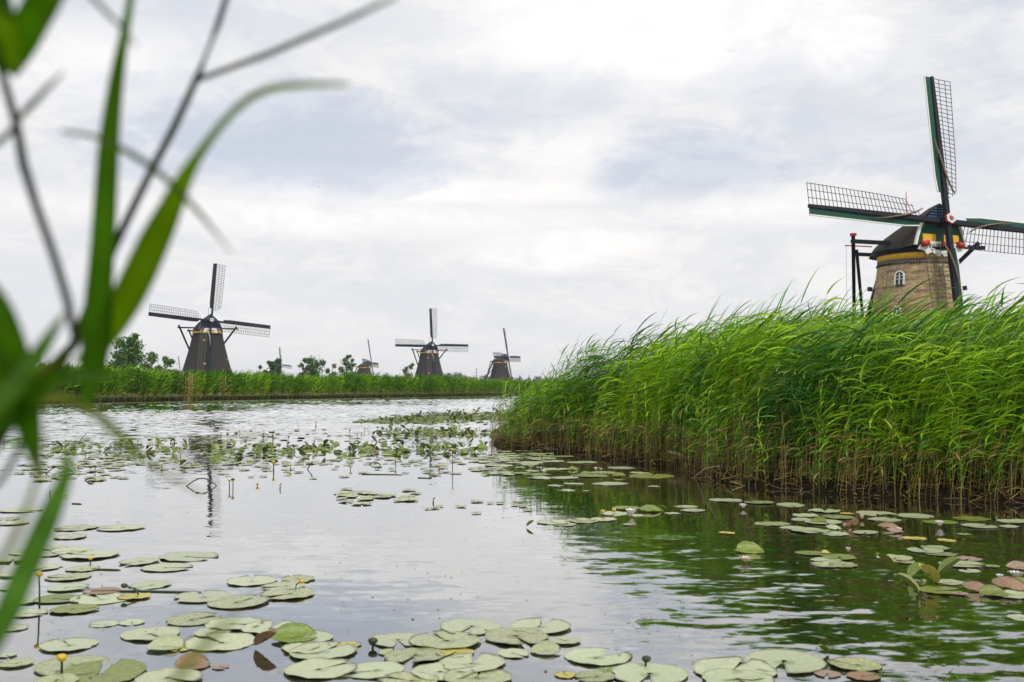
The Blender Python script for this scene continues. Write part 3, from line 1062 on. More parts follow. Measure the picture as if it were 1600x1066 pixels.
    if brick:
        MB().tube([(-0.10, front - 0.30, e0 + 0.40), (0.45, front - 0.30, e0 + 0.40)], [0.24, 0.24], 12).build('red_scroll', 'red', root, True)
        fc = bpy.data.curves.new('number', 'FONT')
        fc.body = 'NW8'
        fc.size = 0.62
        fc.extrude = 0.01
        fc.align_x = 'CENTER'
        tmp = bpy.data.objects.new('tmp_text', fc)
        COL.objects.link(tmp)
        bpy.context.view_layer.update()
        tm = bpy.data.meshes.new_from_object(tmp.evaluated_get(bpy.context.evaluated_depsgraph_get()))
        bpy.data.objects.remove(tmp)
        fo_ = link('beard_lettering', tm, root, 'green')
        fo_.location = (-0.95, front - 0.178, e0 - 0.02)
        fo_.rotation_euler = (math.pi / 2, 0, 0)
    # lightning rod
    rd = MB().tube([(0.4, 1.6, e0 + 2.6), (0.4, 1.6, e0 + 6.1)], [0.05, 0.035], 6)
    rod = rd.build('lightning_rod', 'red' if brick else 'iron', root)
    if brick:
        MB().tube([(0.4, 1.6, e0 + 2.6), (0.4, 1.6, e0 + 4.0)], [0.07, 0.07], 6).build('blue_rod_foot', 'bluerod', rod)

    # ---- tail: cross beams through the cap and braces down to the tail pole
    lb, zb1 = 7.4, top + 1.05
    MB().beam((-lb, -0.6, zb1), (lb, -0.6, zb1), 0.34).build('long_cross_beam', 'stock', root)
    MB().beam((-4.4, 3.3, zb1 - 0.55), (4.4, 3.3, zb1 - 0.55), 0.32).build('short_cross_beam', 'stock', root)
    foot = np.array((0, 9.6, 1.0))
    crown_ = np.array((0, 4.2, zb1 - 0.2))
    MB().beam(crown_, foot, 0.34, 0.42).build('tail_pole', 'stock', root)
    for sg in (-1, 1):
        a_ = np.array((sg * (lb - 0.35), -0.35, zb1 + 0.55))
        e_ = crown_ * 0.06 + foot * 0.94
        b = MB().beam(a_, e_, 0.34, 0.30).build('long_brace', 'stock', root)
        if brick and sg < 0:
            MB().beam(a_ - (0, 0, 0.02), a_ + (0, 0, 0.22), 0.42).build('red_cap', 'red', b)
        a2 = np.array((sg * 4.15, 3.1, zb1 - 0.2))
        MB().beam(a2, crown_ * 0.35 + foot * 0.65, 0.28, 0.26).build('short_brace', 'stock', root)
    if brick:
        MB().beam((-5.2, 3.4, zb1 + 0.25), (-2.2, 3.4, zb1 + 0.25), 0.10).build('signal_bar', 'red', root)
        MB().tube([(-5.1, 3.4, zb1 + 0.25), (-5.0, 3.6, 1.0)], [0.015, 0.015], 4).build('brake_rope', 'wood', root)

    # ---- sails
    hubm = Matrix.Translation((0, -fo, hz)) @ Matrix.Rotation(-TILT, 4, 'X')
    ax = MB().tube([(0, 1.2, 0), (0, -0.1, 0)], [0.42, 0.42], 10).build('wind_shaft', 'stock', root)
    ax.matrix_local = hubm
    pe = MB().tube([(0, -0.72, 0), (0, 0.5, 0)], [0.50, 0.56], 6).build('poll_end', 'stock', root)
    pe.matrix_local = hubm
    hx = MB().tube([(0, -0.79, 0), (0, -0.70, 0)], [0.49, 0.49], 6).build('hub_plate', 'white', pe)
    if brick:
        MB().tube([(0, -0.715, 0), (0, -0.55, 0)], [0.54, 0.54], 6).build('red_hub_ring', 'red', pe)
    MB().tube([(0, -0.86, 0), (0, -0.78, 0)], [0.16, 0.20], 10).build('hub_boss', 'red', pe)
    if detail:
        for kq in range(10):
            a = 2 * math.pi * kq / 10 + 0.2
            MB().beam((0.2 * math.cos(a), -0.795, 0.2 * math.sin(a)), (0.36 * math.cos(a), -0.795, 0.36 * math.sin(a)), 0.035).build('hub_spoke', 'iron', pe)
    share = {}
    for qi, ang in enumerate((0, 90, 180, 270)):
        yo = -0.26 if qi % 2 == 0 else 0.20
        sm_ = hubm @ Matrix.Rotation(rho + rad(ang), 4, 'Y') @ Matrix.Translation((0, yo, 0))
        st = MB()
        st.v = []
        for r, wx, wy in ((-0.0, 0.21, 0.22), (3.5, 0.22, 0.22), (9, 0.19, 0.18), (arm, 0.14, 0.12)):
            st.v += [(-wx, -wy, r), (wx, -wy, r), (wx, wy, r), (-wx, wy, r)]
        st.f = [(0, 3, 2, 1), (12, 13, 14, 15)] + [(4 * i + kq, 4 * i + (kq + 1) % 4, 4 * i + 4 + (kq + 1) % 4, 4 * i + 4 + kq) for i in range(3) for kq in range(4)]
        sail = st.build('sail', 'stock', root)
        sail.matrix_local = sm_
        bar_mat = 'lattice' if brick else 'lattice_far'
        lw_, r_in = (2.15, 2.35) if brick else (2.2, 2.6)

        def twist(r):
            return rad(np.interp(r, [2, 6, arm], [24, 14, 3]))

        def lat(x, r):
            t_ = twist(r)
            return np.array((0.1 + x * math.cos(t_), 0.06 + x * math.sin(t_), r))
        bt = 0.042 if brick else 0.075
        nb_ = 29
        rs = np.linspace(r_in, arm - 0.12, nb_)
        if detail:
            for iq, r in enumerate(rs):
                x1 = lw_ if iq > 1 else lw_ * (0.45 + 0.3 * iq)
                MB().beam(lat(-0.05, r), lat(x1, r), bt).build('lattice_bar', bar_mat, sail)
            for xf in (0.36, 0.70, 1.0):
                MB().tube([lat(lw_ * xf - 0.05, r) for r in np.linspace(r_in + (0.9 if xf > 0.9 else 0.3), arm - 0.1, 9)], 0.030 if brick else 0.05, 4).build('lattice_rail', bar_mat, sail)
        else:
            b = MB()
            for iq, r in enumerate(rs):
                b.beam(lat(-0.05, r), lat(lw_, r), bt)
            for xf in (0.36, 0.70, 1.0):
                b.tube([lat(lw_ * xf - 0.05, r) for r in np.linspace(r_in, arm - 0.1, 9)], 0.036, 4)
            lo_ = b.build('lattice', bar_mat, sail)
            lo_['kind'] = 'stuff'
        # leading board, set a little back, with a pale edge
        b = MB()
        ed = MB()
        rr_ = np.linspace(2.6 if brick else 3.0, arm - 0.05, 8)
        bw_ = 0.62 if brick else 0.66
        for iq, r in enumerate(rr_):
            t_ = twist(r) * 0.3
            dx, dy = -math.cos(t_), math.sin(t_) * 1.0
            wq = bw_ * (0.75 if iq == 0 else 1)
            x0_, y0_ = -0.12, 0.02
            for u_, th in ((0, -0.025), (1, -0.025), (1, 0.025), (0, 0.025)):
                b.v.append((x0_ + dx * wq * u_, y0_ + dy * wq * u_ + th, r))
            for u_, th in ((wq, -0.05), (wq + 0.10, -0.05), (wq + 0.10, 0.05), (wq, 0.05)):
                ed.v.append((x0_ + dx * u_, y0_ + dy * u_ + th, r))
        for mm in (b, ed):
            nq = len(rr_)
            mm.f = [(0, 3, 2, 1), tuple(4 * (nq - 1) + kq for kq in range(4))] + [(4 * i + kq, 4 * i + (kq + 1) % 4, 4 * i + 4 + (kq + 1) % 4, 4 * i + 4 + kq) for i in range(nq - 1) for kq in range(4)]
        b.build('leading_board', 'green' if brick else 'stock', sail)
        if brick:
            ed.build('board_edge', 'white', sail)
        # rolled sailcloth tied along the stock
        cp_ = [(0.9, -0.30, 2.4), (0.45, -0.34, 3.2), (0.05, -0.36, 4.4), (-0.35, -0.30, 6.2), (-0.5, -0.1, 7.6)] if brick else [(0.7, -0.3, 2.6), (0.1, -0.34, 4.2), (-0.25, -0.3, 6.4)]
        if brick or qi == 2:
            MB().tube(cp_, [0.05, 0.085, 0.085, 0.07, 0.03], 6).build('rolled_sailcloth', 'cloth', sail, True) if brick else MB().tube(cp_, [0.05, 0.07, 0.04], 5).build('rolled_sailcloth', 'white', sail, True)

    # ---- openings
    def on_wall(a, z, lift):
        r = rad_at(z) * (1.0 if brick else 0.965)
        s_ = math.atan(slope)
        m_ = Matrix.Rotation(a, 4, 'Z') @ Matrix.Translation((0, -r - lift, z)) @ Matrix.Rotation(-s_, 4, 'X')
        return m_

    if brick:
        for (wpx, wpy, ww, wh) in ((1405.5, 435, 0.34, 0.62), (1402, 489, 0.30, 0.62)):
            a, z = place_on(wpx, wpy, (bx, by, bz), yaw, rad_at, (4, top))
            mw = on_wall(a, z, 0.0)
            arch = [(-ww, -wh)] + [(ww, -wh)] + [(ww * math.cos(t_), wh * 0.35 + ww * 1.1 * math.sin(t_)) for t_ in np.linspace(0, math.pi, 11)]
            win = MB().prism([(x * 1.0, q) for x, q in arch], -0.05, 0.2).build('window', 'glass', root)
            win.matrix_local = mw
            outer = [(x * 1.36, q * 1.20 if q > 0 else q * 1.0) for x, q in arch]
            fr = MB()
            n = len(arch)
            fr.v = [(x, -0.09, q) for x, q in arch] + [(x, -0.09, q) for x, q in outer] + [(x, 0.1, q) for x, q in outer] + [(x, 0.0, q) for x, q in arch]
            for iq in range(1, n):
                j_ = (iq + 1) % n
                fr.f += [(iq, j_, n + j_, n + iq), (n + iq, n + j_, 2 * n + j_, 2 * n + iq), (3 * n + iq, 3 * n + j_, j_, iq)]
            fr.build('window_frame', 'white', win)
            MB().box((-ww * 1.0, -0.12, -wh - 0.12), (ww * 1.0, 0.08, -wh + 0.02)).build('window_sill', 'green', win)
            MB().box((-0.035, -0.085, -wh), (0.035, -0.051, wh * 0.8)).build('glazing_bar', 'white', win)
            for zq in (-0.12, 0.35):
                MB().box((-ww, -0.080, zq * wh - 0.02), (ww, -0.052, zq * wh + 0.02)).build('glazing_bar', 'white', win)
        for lpx, lpy in ((1367.5, 453.5), (1500, 452)):
            a, z = place_on(lpx, lpy, (bx, by, bz), yaw, rad_at, (4, top))
            fl = MB().box((-0.22, -0.62, -0.16), (0.22, -0.22, 0.20))
            fl.tube([(0, 0.1, -0.1), (0, -0.4, -0.05)], [0.05, 0.05], 6)
            fl.v = [(x * (1 + 0.35 * (y_ < -0.5)), y_, q) for x, y_, q in fl.v]
            fl_ = fl.build('floodlight', 'iron', root)
            fl_.matrix_local = on_wall(a, z, 0.05)
    else:
        spots = ((-22, top - 1.9, 0.25, 0.36), (-17, top - 7.7, 0.28, 0.45), (62, top - 6.4, 0.18, 0.5))
        for deg, z, ww, wh in spots:
            mw = on_wall(rad(deg), z, 0.0)
            win = MB().box((-ww, -0.12, -wh), (ww, 0.3, wh)).build('window', 'glass', root)
            win.matrix_local = mw
            MB().box((-ww * 1.15, -0.19, -wh * 1.25), (ww * 1.15, -0.125, -wh * 0.15)).build('yellow_shutter', 'yellow', win)
    return root


windmill('right', 'brick tower windmill with green and white sails rising behind the near reeds', True, True)
windmill('left', 'largest thatched windmill on the far bank, with all four lattice sails showing', False, True)
windmill('middle', 'mid-sized thatched windmill facing us between two smaller mills, sails in an upright cross', False, True)
windmill('fourth', 'small thatched windmill turned sideways, nearest to the tip of the near reed bed', False, False)
windmill('third', 'small thatched windmill seen from the side, next to the airy tree', False, False)
windmill('fifth', 'distant windmill hidden by a round dark bush, only its sails showing', False, False)
windmill('sixth', 'farthest windmill left of the largest thatched mill, only one upright sail tip showing', False, False)


# ------------------------------------------------------------------ trees beyond the banks
def tree(name, base, H, wid, n_leaf, lsize, colr, label, clumps=9, airy=0.0, trunk_h=0.06, group='trees beyond the far bank', seed=0, cat='tree'):
    r = np.random.default_rng(100 + seed)
    root = empty(name, base)
    tag(root, label, cat, group)
    tb = MB()
    tr = [(0, 0, -0.3), (0.02 * H, 0.01 * H, H * 0.3), (0.03 * H * r.normal(), 0.02 * H, H * 0.62), (0.04 * H * r.normal(), 0, H * 0.9)]
    tb.tube(tr, [H * 0.028, H * 0.02, H * 0.012, H * 0.003], 7)
    cl = []
    for c in range(clumps):
        t = (c + 0.5) / clumps
        z = H * (trunk_h + (0.97 - trunk_h) * t)
        spread = wid * 0.5 * (math.sin(math.pi * (0.12 + 0.60 * (1 - t))) ** 0.7) * 0.85
        a = 2.4 * c + r.uniform(-0.6, 0.6)
        p = np.array((spread * math.cos(a) * r.uniform(0.5, 1), spread * math.sin(a) * r.uniform(0.5, 1), z))
        rr = wid * r.uniform(0.26, 0.44) * (1.2 - 0.55 * t)
        cl.append((p, rr))
        st = np.array((0.01 * H, 0, max(0.15 * H, z - 0.28 * H)))
        tb.tube([st, (st + p) * 0.5 + (0, 0, 0.03 * H), p], [H * 0.011, H * 0.007, H * 0.002], 5)
    for c in range(clumps):                      # small outlying sprays break up the outline
        p, rr = cl[c]
        a = r.uniform(0, 6.28)
        cl.append((p + rr * np.array((0.8 * math.cos(a), 0.8 * math.sin(a), r.uniform(-0.3, 0.8))), rr * r.uniform(0.35, 0.6)))
    tb.build('trunk', 'bark', root)
    nbf = NB()
    clumps = len(cl)
    per = n_leaf // clumps
    for p, rr in cl:
        d = r.normal(size=(per, 3)); d /= np.linalg.norm(d, axis=1)[:, None]
        rad_ = rr * (r.random(per) ** (0.55 + airy))[:, None] * np.abs(r.normal(0.95, 0.30, (per, 1)))
        cpos = p + d * rad_ * np.array((1, 1, 0.95))
        u = r.normal(size=(per, 3)); u /= np.linalg.norm(u, axis=1)[:, None]
        v = np.cross(u, r.normal(size=(per, 3))); v /= np.linalg.norm(v, axis=1)[:, None]
        sz_ = lsize * r.uniform(0.6, 1.3, (per, 1))
        q = np.stack([cpos - u * sz_, cpos + v * sz_ * 0.45, cpos + u * sz_, cpos - v * sz_ * 0.45], 1).reshape(-1, 3)
        tint = np.asarray(colr) * r.uniform(0.75, 1.3) * np.ones((per, 3)) * r.uniform(0.7, 1.35, (per, 1))
        nbf.add(q, np.arange(per * 4).reshape(-1, 4), np.repeat(tint, 4, 0))
    link('crown', nbf.mesh('crown'), root, 'tree_leaf')
    return root


def tree_px(px_, top_y, w_px, dist, **kw):
    p = at_dist(px_, top_y, dist)
    depth = (p - CP) @ CF
    H = p[2] - 0.4
    tree(kw.pop('name', 'tree'), (p[0], p[1], 0.4), H, w_px * depth / FPX, int(kw.pop('n_leaf', 2600) * 1.6), kw.pop('lsize', 0.28) * 1.15, **kw)


DG, MG, BG = (0.075, 0.155, 0.040), (0.11, 0.19, 0.05), (0.13, 0.20, 0.06)
tree_px(203, 527, 46, 185, colr=DG, label='full round dark green tree, tallest on the far bank left of the largest thatched mill', n_leaf=5200, lsize=0.26, clumps=14, seed=1)
tree_px(236, 550, 26, 190, colr=MG, label='loose bush just right of the tallest round tree on the far bank', n_leaf=1500, clumps=7, airy=0.25, seed=2, name='bush', cat='bush')
tree_px(257, 556, 30, 195, colr=MG, label='ragged low bush midway between the tallest tree and the largest thatched mill', n_leaf=1300, clumps=7, airy=0.3, seed=3, name='bush', cat='bush')
tree_px(62, 554, 15, 160, colr=MG, label='small lone treetop at the far left behind the blurred reed leaves', n_leaf=700, clumps=5, seed=4)
tree_px(405, 568, 10, 250, colr=DG, label='tiny dark bush close to the right of the largest thatched mill', n_leaf=500, clumps=4, seed=5, name='bush', cat='bush')
tree_px(430, 561, 27, 320, colr=(0.06, 0.125, 0.035), label='round dark bush hiding the distant windmill with only its sails in view', n_leaf=2600, lsize=0.34, clumps=9, seed=6, name='bush', cat='bush')
tree_px(474, 557, 13, 300, colr=BG, label='thin airy treetop at the left of the bushy pair between two mills', n_leaf=700, lsize=0.3, clumps=6, airy=0.3, seed=7)
tree_px(490, 561, 34, 300, colr=DG, label='broad dark bush of the bushy pair between two mills', n_leaf=2600, lsize=0.34, clumps=10, seed=8, name='bush', cat='bush')
tree_px(518, 568, 20, 300, colr=BG, label='low pale bush beside the airy tall tree', n_leaf=900, lsize=0.3, clumps=6, airy=0.2, seed=9, name='bush', cat='bush')
tree_px(541, 553, 18, 300, colr=MG, label='airy tall tree, left of the pair beside the side-on thatched mill', n_leaf=1300, lsize=0.3, clumps=9, airy=0.1, seed=10)
tree_px(550, 559, 12, 302, colr=MG, label='airy slim tree, right of the pair beside the side-on thatched mill', n_leaf=800, lsize=0.3, clumps=7, airy=0.1, seed=11)
tree_px(638, 570, 24, 300, colr=(0.09, 0.15, 0.03), label='small light green bush at the left foot of the mid-sized thatched mill', n_leaf=1000, lsize=0.3, clumps=6, airy=0.35, seed=12, name='bush', cat='bush')
tree_px(1118, 534, 42, 34, colr=(0.05, 0.09, 0.02), label='dark leafy bush top peeping over the near reeds', n_leaf=2200, lsize=0.045, clumps=9, airy=0.3, seed=13, name='bush', cat='bush', group=None)

# far-off wood on the horizon
fw = NB()
rf = np.random.default_rng(77)
for (xa, xb, ya, dens, dist) in ((590, 700, 590, 26, 1300), (690, 722, 582, 40, 1250), (722, 770, 586, 40, 1300), (770, 880, 588, 70, 1350), (-100, 590, 592, 160, 1500), (880, 1700, 590, 200, 1500)):
    for _ in range(dens):
        q = rf.uniform(xa, xb)
        p = at_dist(q, ya + rf.uniform(-2, 5), dist * rf.uniform(0.93, 1.07))
        H = max(4.0, p[2]); wd_ = rf.uniform(4, 8)
        n = 90
        d = rf.normal(size=(n, 3)); d /= np.linalg.norm(d, axis=1)[:, None]
        c = np.array((p[0], p[1], H * 0.5)) + d * np.array((wd_ * 0.5, wd_ * 0.5, H * 0.5)) * rf.random((n, 1)) ** 0.35
        u = rf.normal(size=(n, 3)); u /= np.linalg.norm(u, axis=1)[:, None]
        v = np.cross(u, rf.normal(size=(n, 3))); v /= np.linalg.norm(v, axis=1)[:, None]
        qd = np.stack([c - u * 0.9, c + v * 0.6, c + u * 0.9, c - v * 0.6], 1).reshape(-1, 3)
        fw.add(qd, np.arange(n * 4).reshape(-1, 4), np.repeat(np.array((0.03, 0.06, 0.03)) * rf.uniform(0.7, 1.3, (n, 1)), 4, 0))
o = link('far_treeline', fw.mesh('far_treeline'), None, 'tree_leaf')
tag(o, 'hazy blue-green line of far trees on the horizon', 'treeline', kind='stuff')

# lattice mast on the horizon
pm = at_dist(744.5, 575, 1150)
mr = empty('radio_mast', (pm[0], pm[1], 0.3))
tag(mr, 'thin far-off mast between the mid-sized mill and the sideways small mill', 'mast')
mh = pm[2] - 0.3
for a in range(3):
    x_, y_ = 0.5 * math.cos(a * 2.094), 0.5 * math.sin(a * 2.094)
    MB().tube([(x_, y_, 0), (x_ * 0.6, y_ * 0.6, mh)], [0.16, 0.10], 5).build('mast_leg', 'mast', mr)
for zf in (0.62, 0.78, 0.93):
    MB().lathe([(0.5, mh * zf - 0.7), (0.9, mh * zf - 0.6), (0.9, mh * zf + 0.6), (0.5, mh * zf + 0.7)], 10).build('aerial_ring', 'mast', mr)

# fine-leaved herb growing at the foot of the near reeds
pb = at(1292, 768)
hb = empty('bankside_herb', (pb[0] + 0.03, pb[1] + 0.05, 0.0))
tag(hb, 'fine-leaved light green bush at the water line in front of the near reeds', 'bush')
rh = np.random.default_rng(31)
sb, lf = MB(), NB()
for i in range(46):
    a, e = rh.uniform(0, 6.283), rh.uniform(0.5, 1.45)
    L = rh.uniform(0.25, 0.62)
    d = np.array((math.cos(a) * math.cos(e) * 0.75, math.sin(a) * math.cos(e) * 0.5, math.sin(e)))
    pts = [d * L * t + np.array((0.05 * math.sin(i + 3 * t), 0, 0)) for t in np.linspace(0, 1, 5)]
    sb.tube(pts, [0.003, 0.0028, 0.0024, 0.0018, 0.001], 3)
    for t in rh.uniform(0.25, 1.0, 34):
        c = d * L * t + rh.normal(0, 0.035, 3)
        u = rh.normal(size=3); u /= np.linalg.norm(u); v = np.cross(u, rh.normal(size=3)); v /= np.linalg.norm(v)
        z_ = rh.uniform(0.008, 0.02)
        lf.add(np.array([c - u * z_, c + v * z_ * 0.45, c + u * z_, c - v * z_ * 0.45]), np.array([[0, 1, 2, 3]]), np.repeat((np.array((0.15, 0.24, 0.03)) * rh.uniform(0.7, 1.2))[None], 4, 0))
sb.build('stem', 'stalk', hb)
link('foliage', lf.mesh('foliage'), hb, 'tree_leaf')

# bleached branch lying on the mud
a_, b_ = at(1046, 706, 0.24), at(1071, 715, 0.18)
o = MB().tube([a_, (a_ + b_) / 2 + (0, 0, 0.02), b_], [0.022, 0.026, 0.018], 7).build('driftwood_branch', 'wood', None, True)
tag(o, 'pale bleached branch lying at the muddy foot of the near reeds', 'branch')
a_, b_ = at(1085, 745, 0.0), at(1125, 728, 0.35)
o = MB().tube([a_, (a_ + b_) / 2 + (0, 0, 0.05), b_], [0.006, 0.006, 0.004], 5).build('broken_reed', 'wood', None, True)
tag(o, 'broken tan reed slanting out of the mud right of the pale branch', 'reed')


# ------------------------------------------------------------------ water lilies
def pad_geo(r, kind='flat', n=34):
    """unit pad (radius 1): a round leaf cut to near its stalk; kinds bend it"""
    rings = [0.08, 0.38, 0.70, 0.92, 1.0]
    notch = r.uniform(0.06, 0.24)
    ph_ = r.uniform(0, 6.28, 4)
    wav = r.uniform(0.1, 0.7)
    bites = [(r.uniform(0.6, 5.7), r.uniform(0.04, 0.11), r.uniform(0.06, 0.2)) for _ in range(r.integers(0, 4))]
    top = []
    for rr in rings:
        for k_ in range(n):
            f = k_ / (n - 1)
            a = notch + (2 * math.pi - 2 * notch) * f
            lob = 1 + 0.02 * math.sin(3 * a + ph_[0]) + 0.014 * math.sin(7 * a + ph_[1]) + 0.012 * math.sin(15 * a + ph_[2])
            for ba_, bw_, bd_ in bites:
                lob *= 1 - bd_ * (rr > 0.8) * max(0, 1 - abs(a - ba_) / (2.2 * bw_))
            lob *= 1 + 0.10 * math.cos(a)            # a touch longer towards the lobes
            x, y = rr * lob * math.cos(a), rr * lob * math.sin(a) * 0.95
            z = wav * (0.03 * rr ** 2 * math.sin(3 * a + ph_[3]) + 0.025 * rr ** 4 * math.sin(8 * a + ph_[0])) + 0.03 * rr ** 6
            top.append([x, y, z])
    P = np.array(top)
    th = 0.012
    if kind == 'fold':                               # folded along its midrib like a half-shut book
        ang = r.uniform(0.9, 1.35)
        y = P[:, 1].copy()
        P[:, 1] = np.where(y > 0, y * math.cos(ang * 0.25), y * math.cos(ang))
        P[:, 2] += np.where(y > 0, y * math.sin(ang * 0.25), -y * math.sin(ang))
    elif kind == 'upright':                          # folded shut along its midrib, tip raised out of the water
        half = r.uniform(0.30, 0.65)
        y = P[:, 1].copy(); z = P[:, 2].copy()
        bend = 0.35 * (y ** 2)
        P[:, 1] = np.sign(y) * (np.abs(y) * math.sin(half) + bend * 0.5)
        P[:, 2] = np.abs(y) * math.cos(half) * 0.8 + z
        pit = r.uniform(0.45, 0.95)
        x, zz_ = P[:, 0].copy(), P[:, 2].copy()
        P[:, 0] = x * math.cos(pit) - zz_ * math.sin(pit) * 0.4
        P[:, 2] = x * math.sin(pit) + zz_ * math.cos(pit)
        P[:, 2] += 0.85 * math.sin(pit) - 0.05
    elif kind == 'dome':
        rr = np.hypot(P[:, 0], P[:, 1])
        P[:, 2] += 0.42 * (1 - rr ** 2) + 0.10 * P[:, 1]
    elif kind == 'curl':                             # one rim rolled up off the water
        t = np.clip(P[:, 1] - 0.05, 0, None)
        ang = t * r.uniform(1.6, 2.4)
        P[:, 1] = np.where(t > 0, 0.05 + np.sin(ang) / 2.0, P[:, 1])
        P[:, 2] += np.where(t > 0, (1 - np.cos(ang)) / 2.0, 0)
    m_ = len(P)
    V = np.concatenate([P, P - np.array((0, 0, th))])
    R = len(rings)
    F = []
    for i in range(R - 1):
        for k_ in range(n - 1):
            a = i * n + k_
            F += [(a, a + n, a + n + 1, a + 1), (m_ + a, m_ + a + 1, m_ + a + n + 1, m_ + a + n)]
    for k_ in range(n - 1):
        a = (R - 1) * n + k_
        F.append((a, m_ + a, m_ + a + 1, a + 1))
        F.append((k_, k_ + 1, m_ + k_ + 1, m_ + k_))
    for i in range(R - 1):
        for k_ in (0, n - 1):
            a = i * n + k_
            F.append((a, m_ + a, m_ + a + n, a + n) if k_ == 0 else (a, a + n, m_ + a + n, m_ + a))
    return V, F


rp = np.random.default_rng(21)
PADS = {}
for kd, nv in (('flat', 16), ('fold', 4), ('upright', 5), ('dome', 3), ('curl', 4)):
    PADS[kd] = [pad_geo(rp, kd) for _ in range(nv)]
pad_mesh = {}


def pad_me(kd, i, m_):
    key = (kd, i, m_)
    if key not in pad_mesh:
        V, F = PADS[kd][i]
        me = bpy.data.meshes.new('lily_pad')
        me.from_pydata([tuple(v) for v in V], [], F)
        me.polygons.foreach_set('use_smooth', [True] * len(me.polygons))
        me.materials.append(M[m_])
        me.update()
        pad_mesh[key] = me
    return pad_mesh[key]


ORD = ['leftmost', 'second', 'third', 'fourth', 'fifth', 'sixth', 'seventh', 'eighth', 'ninth', 'tenth', 'eleventh', 'twelfth', 'thirteenth', 'fourteenth',
       'fifteenth', 'sixteenth', 'seventeenth', 'eighteenth', 'nineteenth', 'twentieth', 'twenty-first', 'twenty-second', 'twenty-third', 'twenty-fourth',
       'twenty-fifth', 'twenty-sixth', 'twenty-seventh', 'twenty-eighth', 'twenty-ninth', 'thirtieth']


def nth(i):
    return ORD[0] if i == 0 else ORD[i] + '-from-left'


WORD = {'flat': 'flat', 'fold': 'folded', 'upright': 'upright', 'dome': 'domed', 'curl': 'half-raised'}
HUE = {'pad_o': 'olive green', 'pad': 'pale green', 'pad_y': 'yellowing', 'pad_b': 'browned', 'pad_r': 'reddish', 'pad_g': 'green'}
zcount = 0


def cluster(where, frame, items, group):
    """pads of one cluster, given by centre and width in a photo zoom; each lies on the water"""
    global zcount
    x0, y0, sc = frame
    rows = []
    for it in items:
        cx, cy, w = it[:3]
        kd = it[3] if len(it) > 3 else 'flat'
        m_ = it[4] if len(it) > 4 else 'pad'
        shrink = 0.62 if group.startswith('raised') and kd in ('curl', 'dome', 'flat') else 1.0
        if kd == 'flat' and m_ == 'pad':
            u_ = rp.random()
            m_ = 'pad_g' if u_ < 0.07 else 'pad_o' if u_ < 0.30 else 'pad'
        rows.append((x0 + cx / sc, y0 + cy / sc, shrink * w / sc, kd, m_))
    rows.sort(key=lambda q: q[0])
    seen = {}
    for q in rows:
        seen.setdefault((q[3], q[4]), []).append(q)
    for (kd, m_), qs in seen.items():
        for i, (px_, py_, wpx, _, _) in enumerate(qs):
            p = at(px_, py_)
            d = (p - CP) @ CF
            rad_ = 0.5 * wpx * d / FPX
            V = PADS[kd]
            o = link('lily_pad', pad_me(kd, int(rp.integers(len(V))), m_))
            if kd in ('upright',):
                rad_ *= 0.62 if group.startswith('raised') else 0.9
                o.rotation_euler = (0, 0, rp.uniform(-0.7, 0.7) + (math.pi if rp.random() < 0.5 else 0))
            elif kd in ('fold', 'curl', 'dome'):
                o.rotation_euler = (rp.normal(0, 0.03), rp.normal(0, 0.03), rp.uniform(-0.7, 0.7))
            else:
                o.rotation_euler = (rp.normal(0, 0.012), rp.normal(0, 0.012), rp.uniform(0, 6.283))
            zcount += 1
            o.location = (p[0], p[1], 0.002 + 0.0007 * (zcount % 9) + (0.0 if kd == 'flat' else 0.006))
            o.scale = (rad_, rad_, min(rad_, 0.16) if kd == 'flat' else rad_)
            one = len(qs) == 1
            tag(o, f"{'' if one else nth(i) + ' '}{HUE[m_]} {WORD[kd]} lily pad {where}", 'lily pad', group)


Z7, Z8, R1, R2, R7, R6 = (0, 700, 2.912), (400, 900, 2.667), (800, 860, 2.0), (1000, 700, 2.667), (740, 680, 4.444), (400, 600, 3.636)
G1 = 'lily pads on the near water'
cluster('by the left edge beyond the tall leaf', Z7, [(90, 284, 190), (40, 325, 100), (65, 344, 140), (355, 366, 190), (560, 366, 210), (320, 408, 150)], G1)
cluster('in the raft by the tall-stalked yellow bud', Z7, [(250, 455, 120), (330, 470, 180), (420, 490, 260), (220, 490, 100), (110, 478, 130), (60, 510, 160), (210, 545, 150), (370, 553, 150), (320, 590, 200),
        (60, 580, 140), (300, 640, 180), (460, 690, 270), (330, 738, 210), (120, 755, 170), (110, 700, 150), (250, 690, 200), (620, 680, 150, 'flat', 'pad_y'), (60, 640, 120), (470, 655, 170, 'flat', 'pad_b')], G1)
cluster('in the small group above the bent bud', Z7, [(690, 625, 190), (640, 520, 180), (850, 496, 270), (750, 546, 230)], G1)
cluster('round the slanting yellow bud', Z7, [(1145, 610, 240), (1360, 602, 160), (1300, 632, 200), (1320, 668, 250), (925, 682, 270), (1075, 708, 280)], G1)
cluster('left of the folded brown leaf', Z7, [(480, 803, 130), (600, 795, 120), (870, 785, 250), (1055, 805, 260), (680, 848, 270), (1230, 825, 280), (960, 843, 170), (745, 910, 170, 'curl'), (820, 915, 110, 'flat', 'pad_y'),
        (1010, 890, 330), (1390, 872, 260), (1390, 918, 220)], G1)
cluster('in the bottom left corner', Z7, [(315, 903, 260), (80, 985, 150), (335, 990, 340), (30, 945, 90), (450, 1035, 420), (760, 1050, 300), (870, 995, 160, 'curl', 'pad_b'), (60, 825, 120), (1000, 1000, 80, 'flat', 'pad_r'), (260, 1062, 200)], G1)
cluster('in front of the pale pads at the lower left', Z7, [(1205, 915, 150, 'upright', 'pad_b'), (1330, 872, 210, 'curl', 'pad_g')], G1)
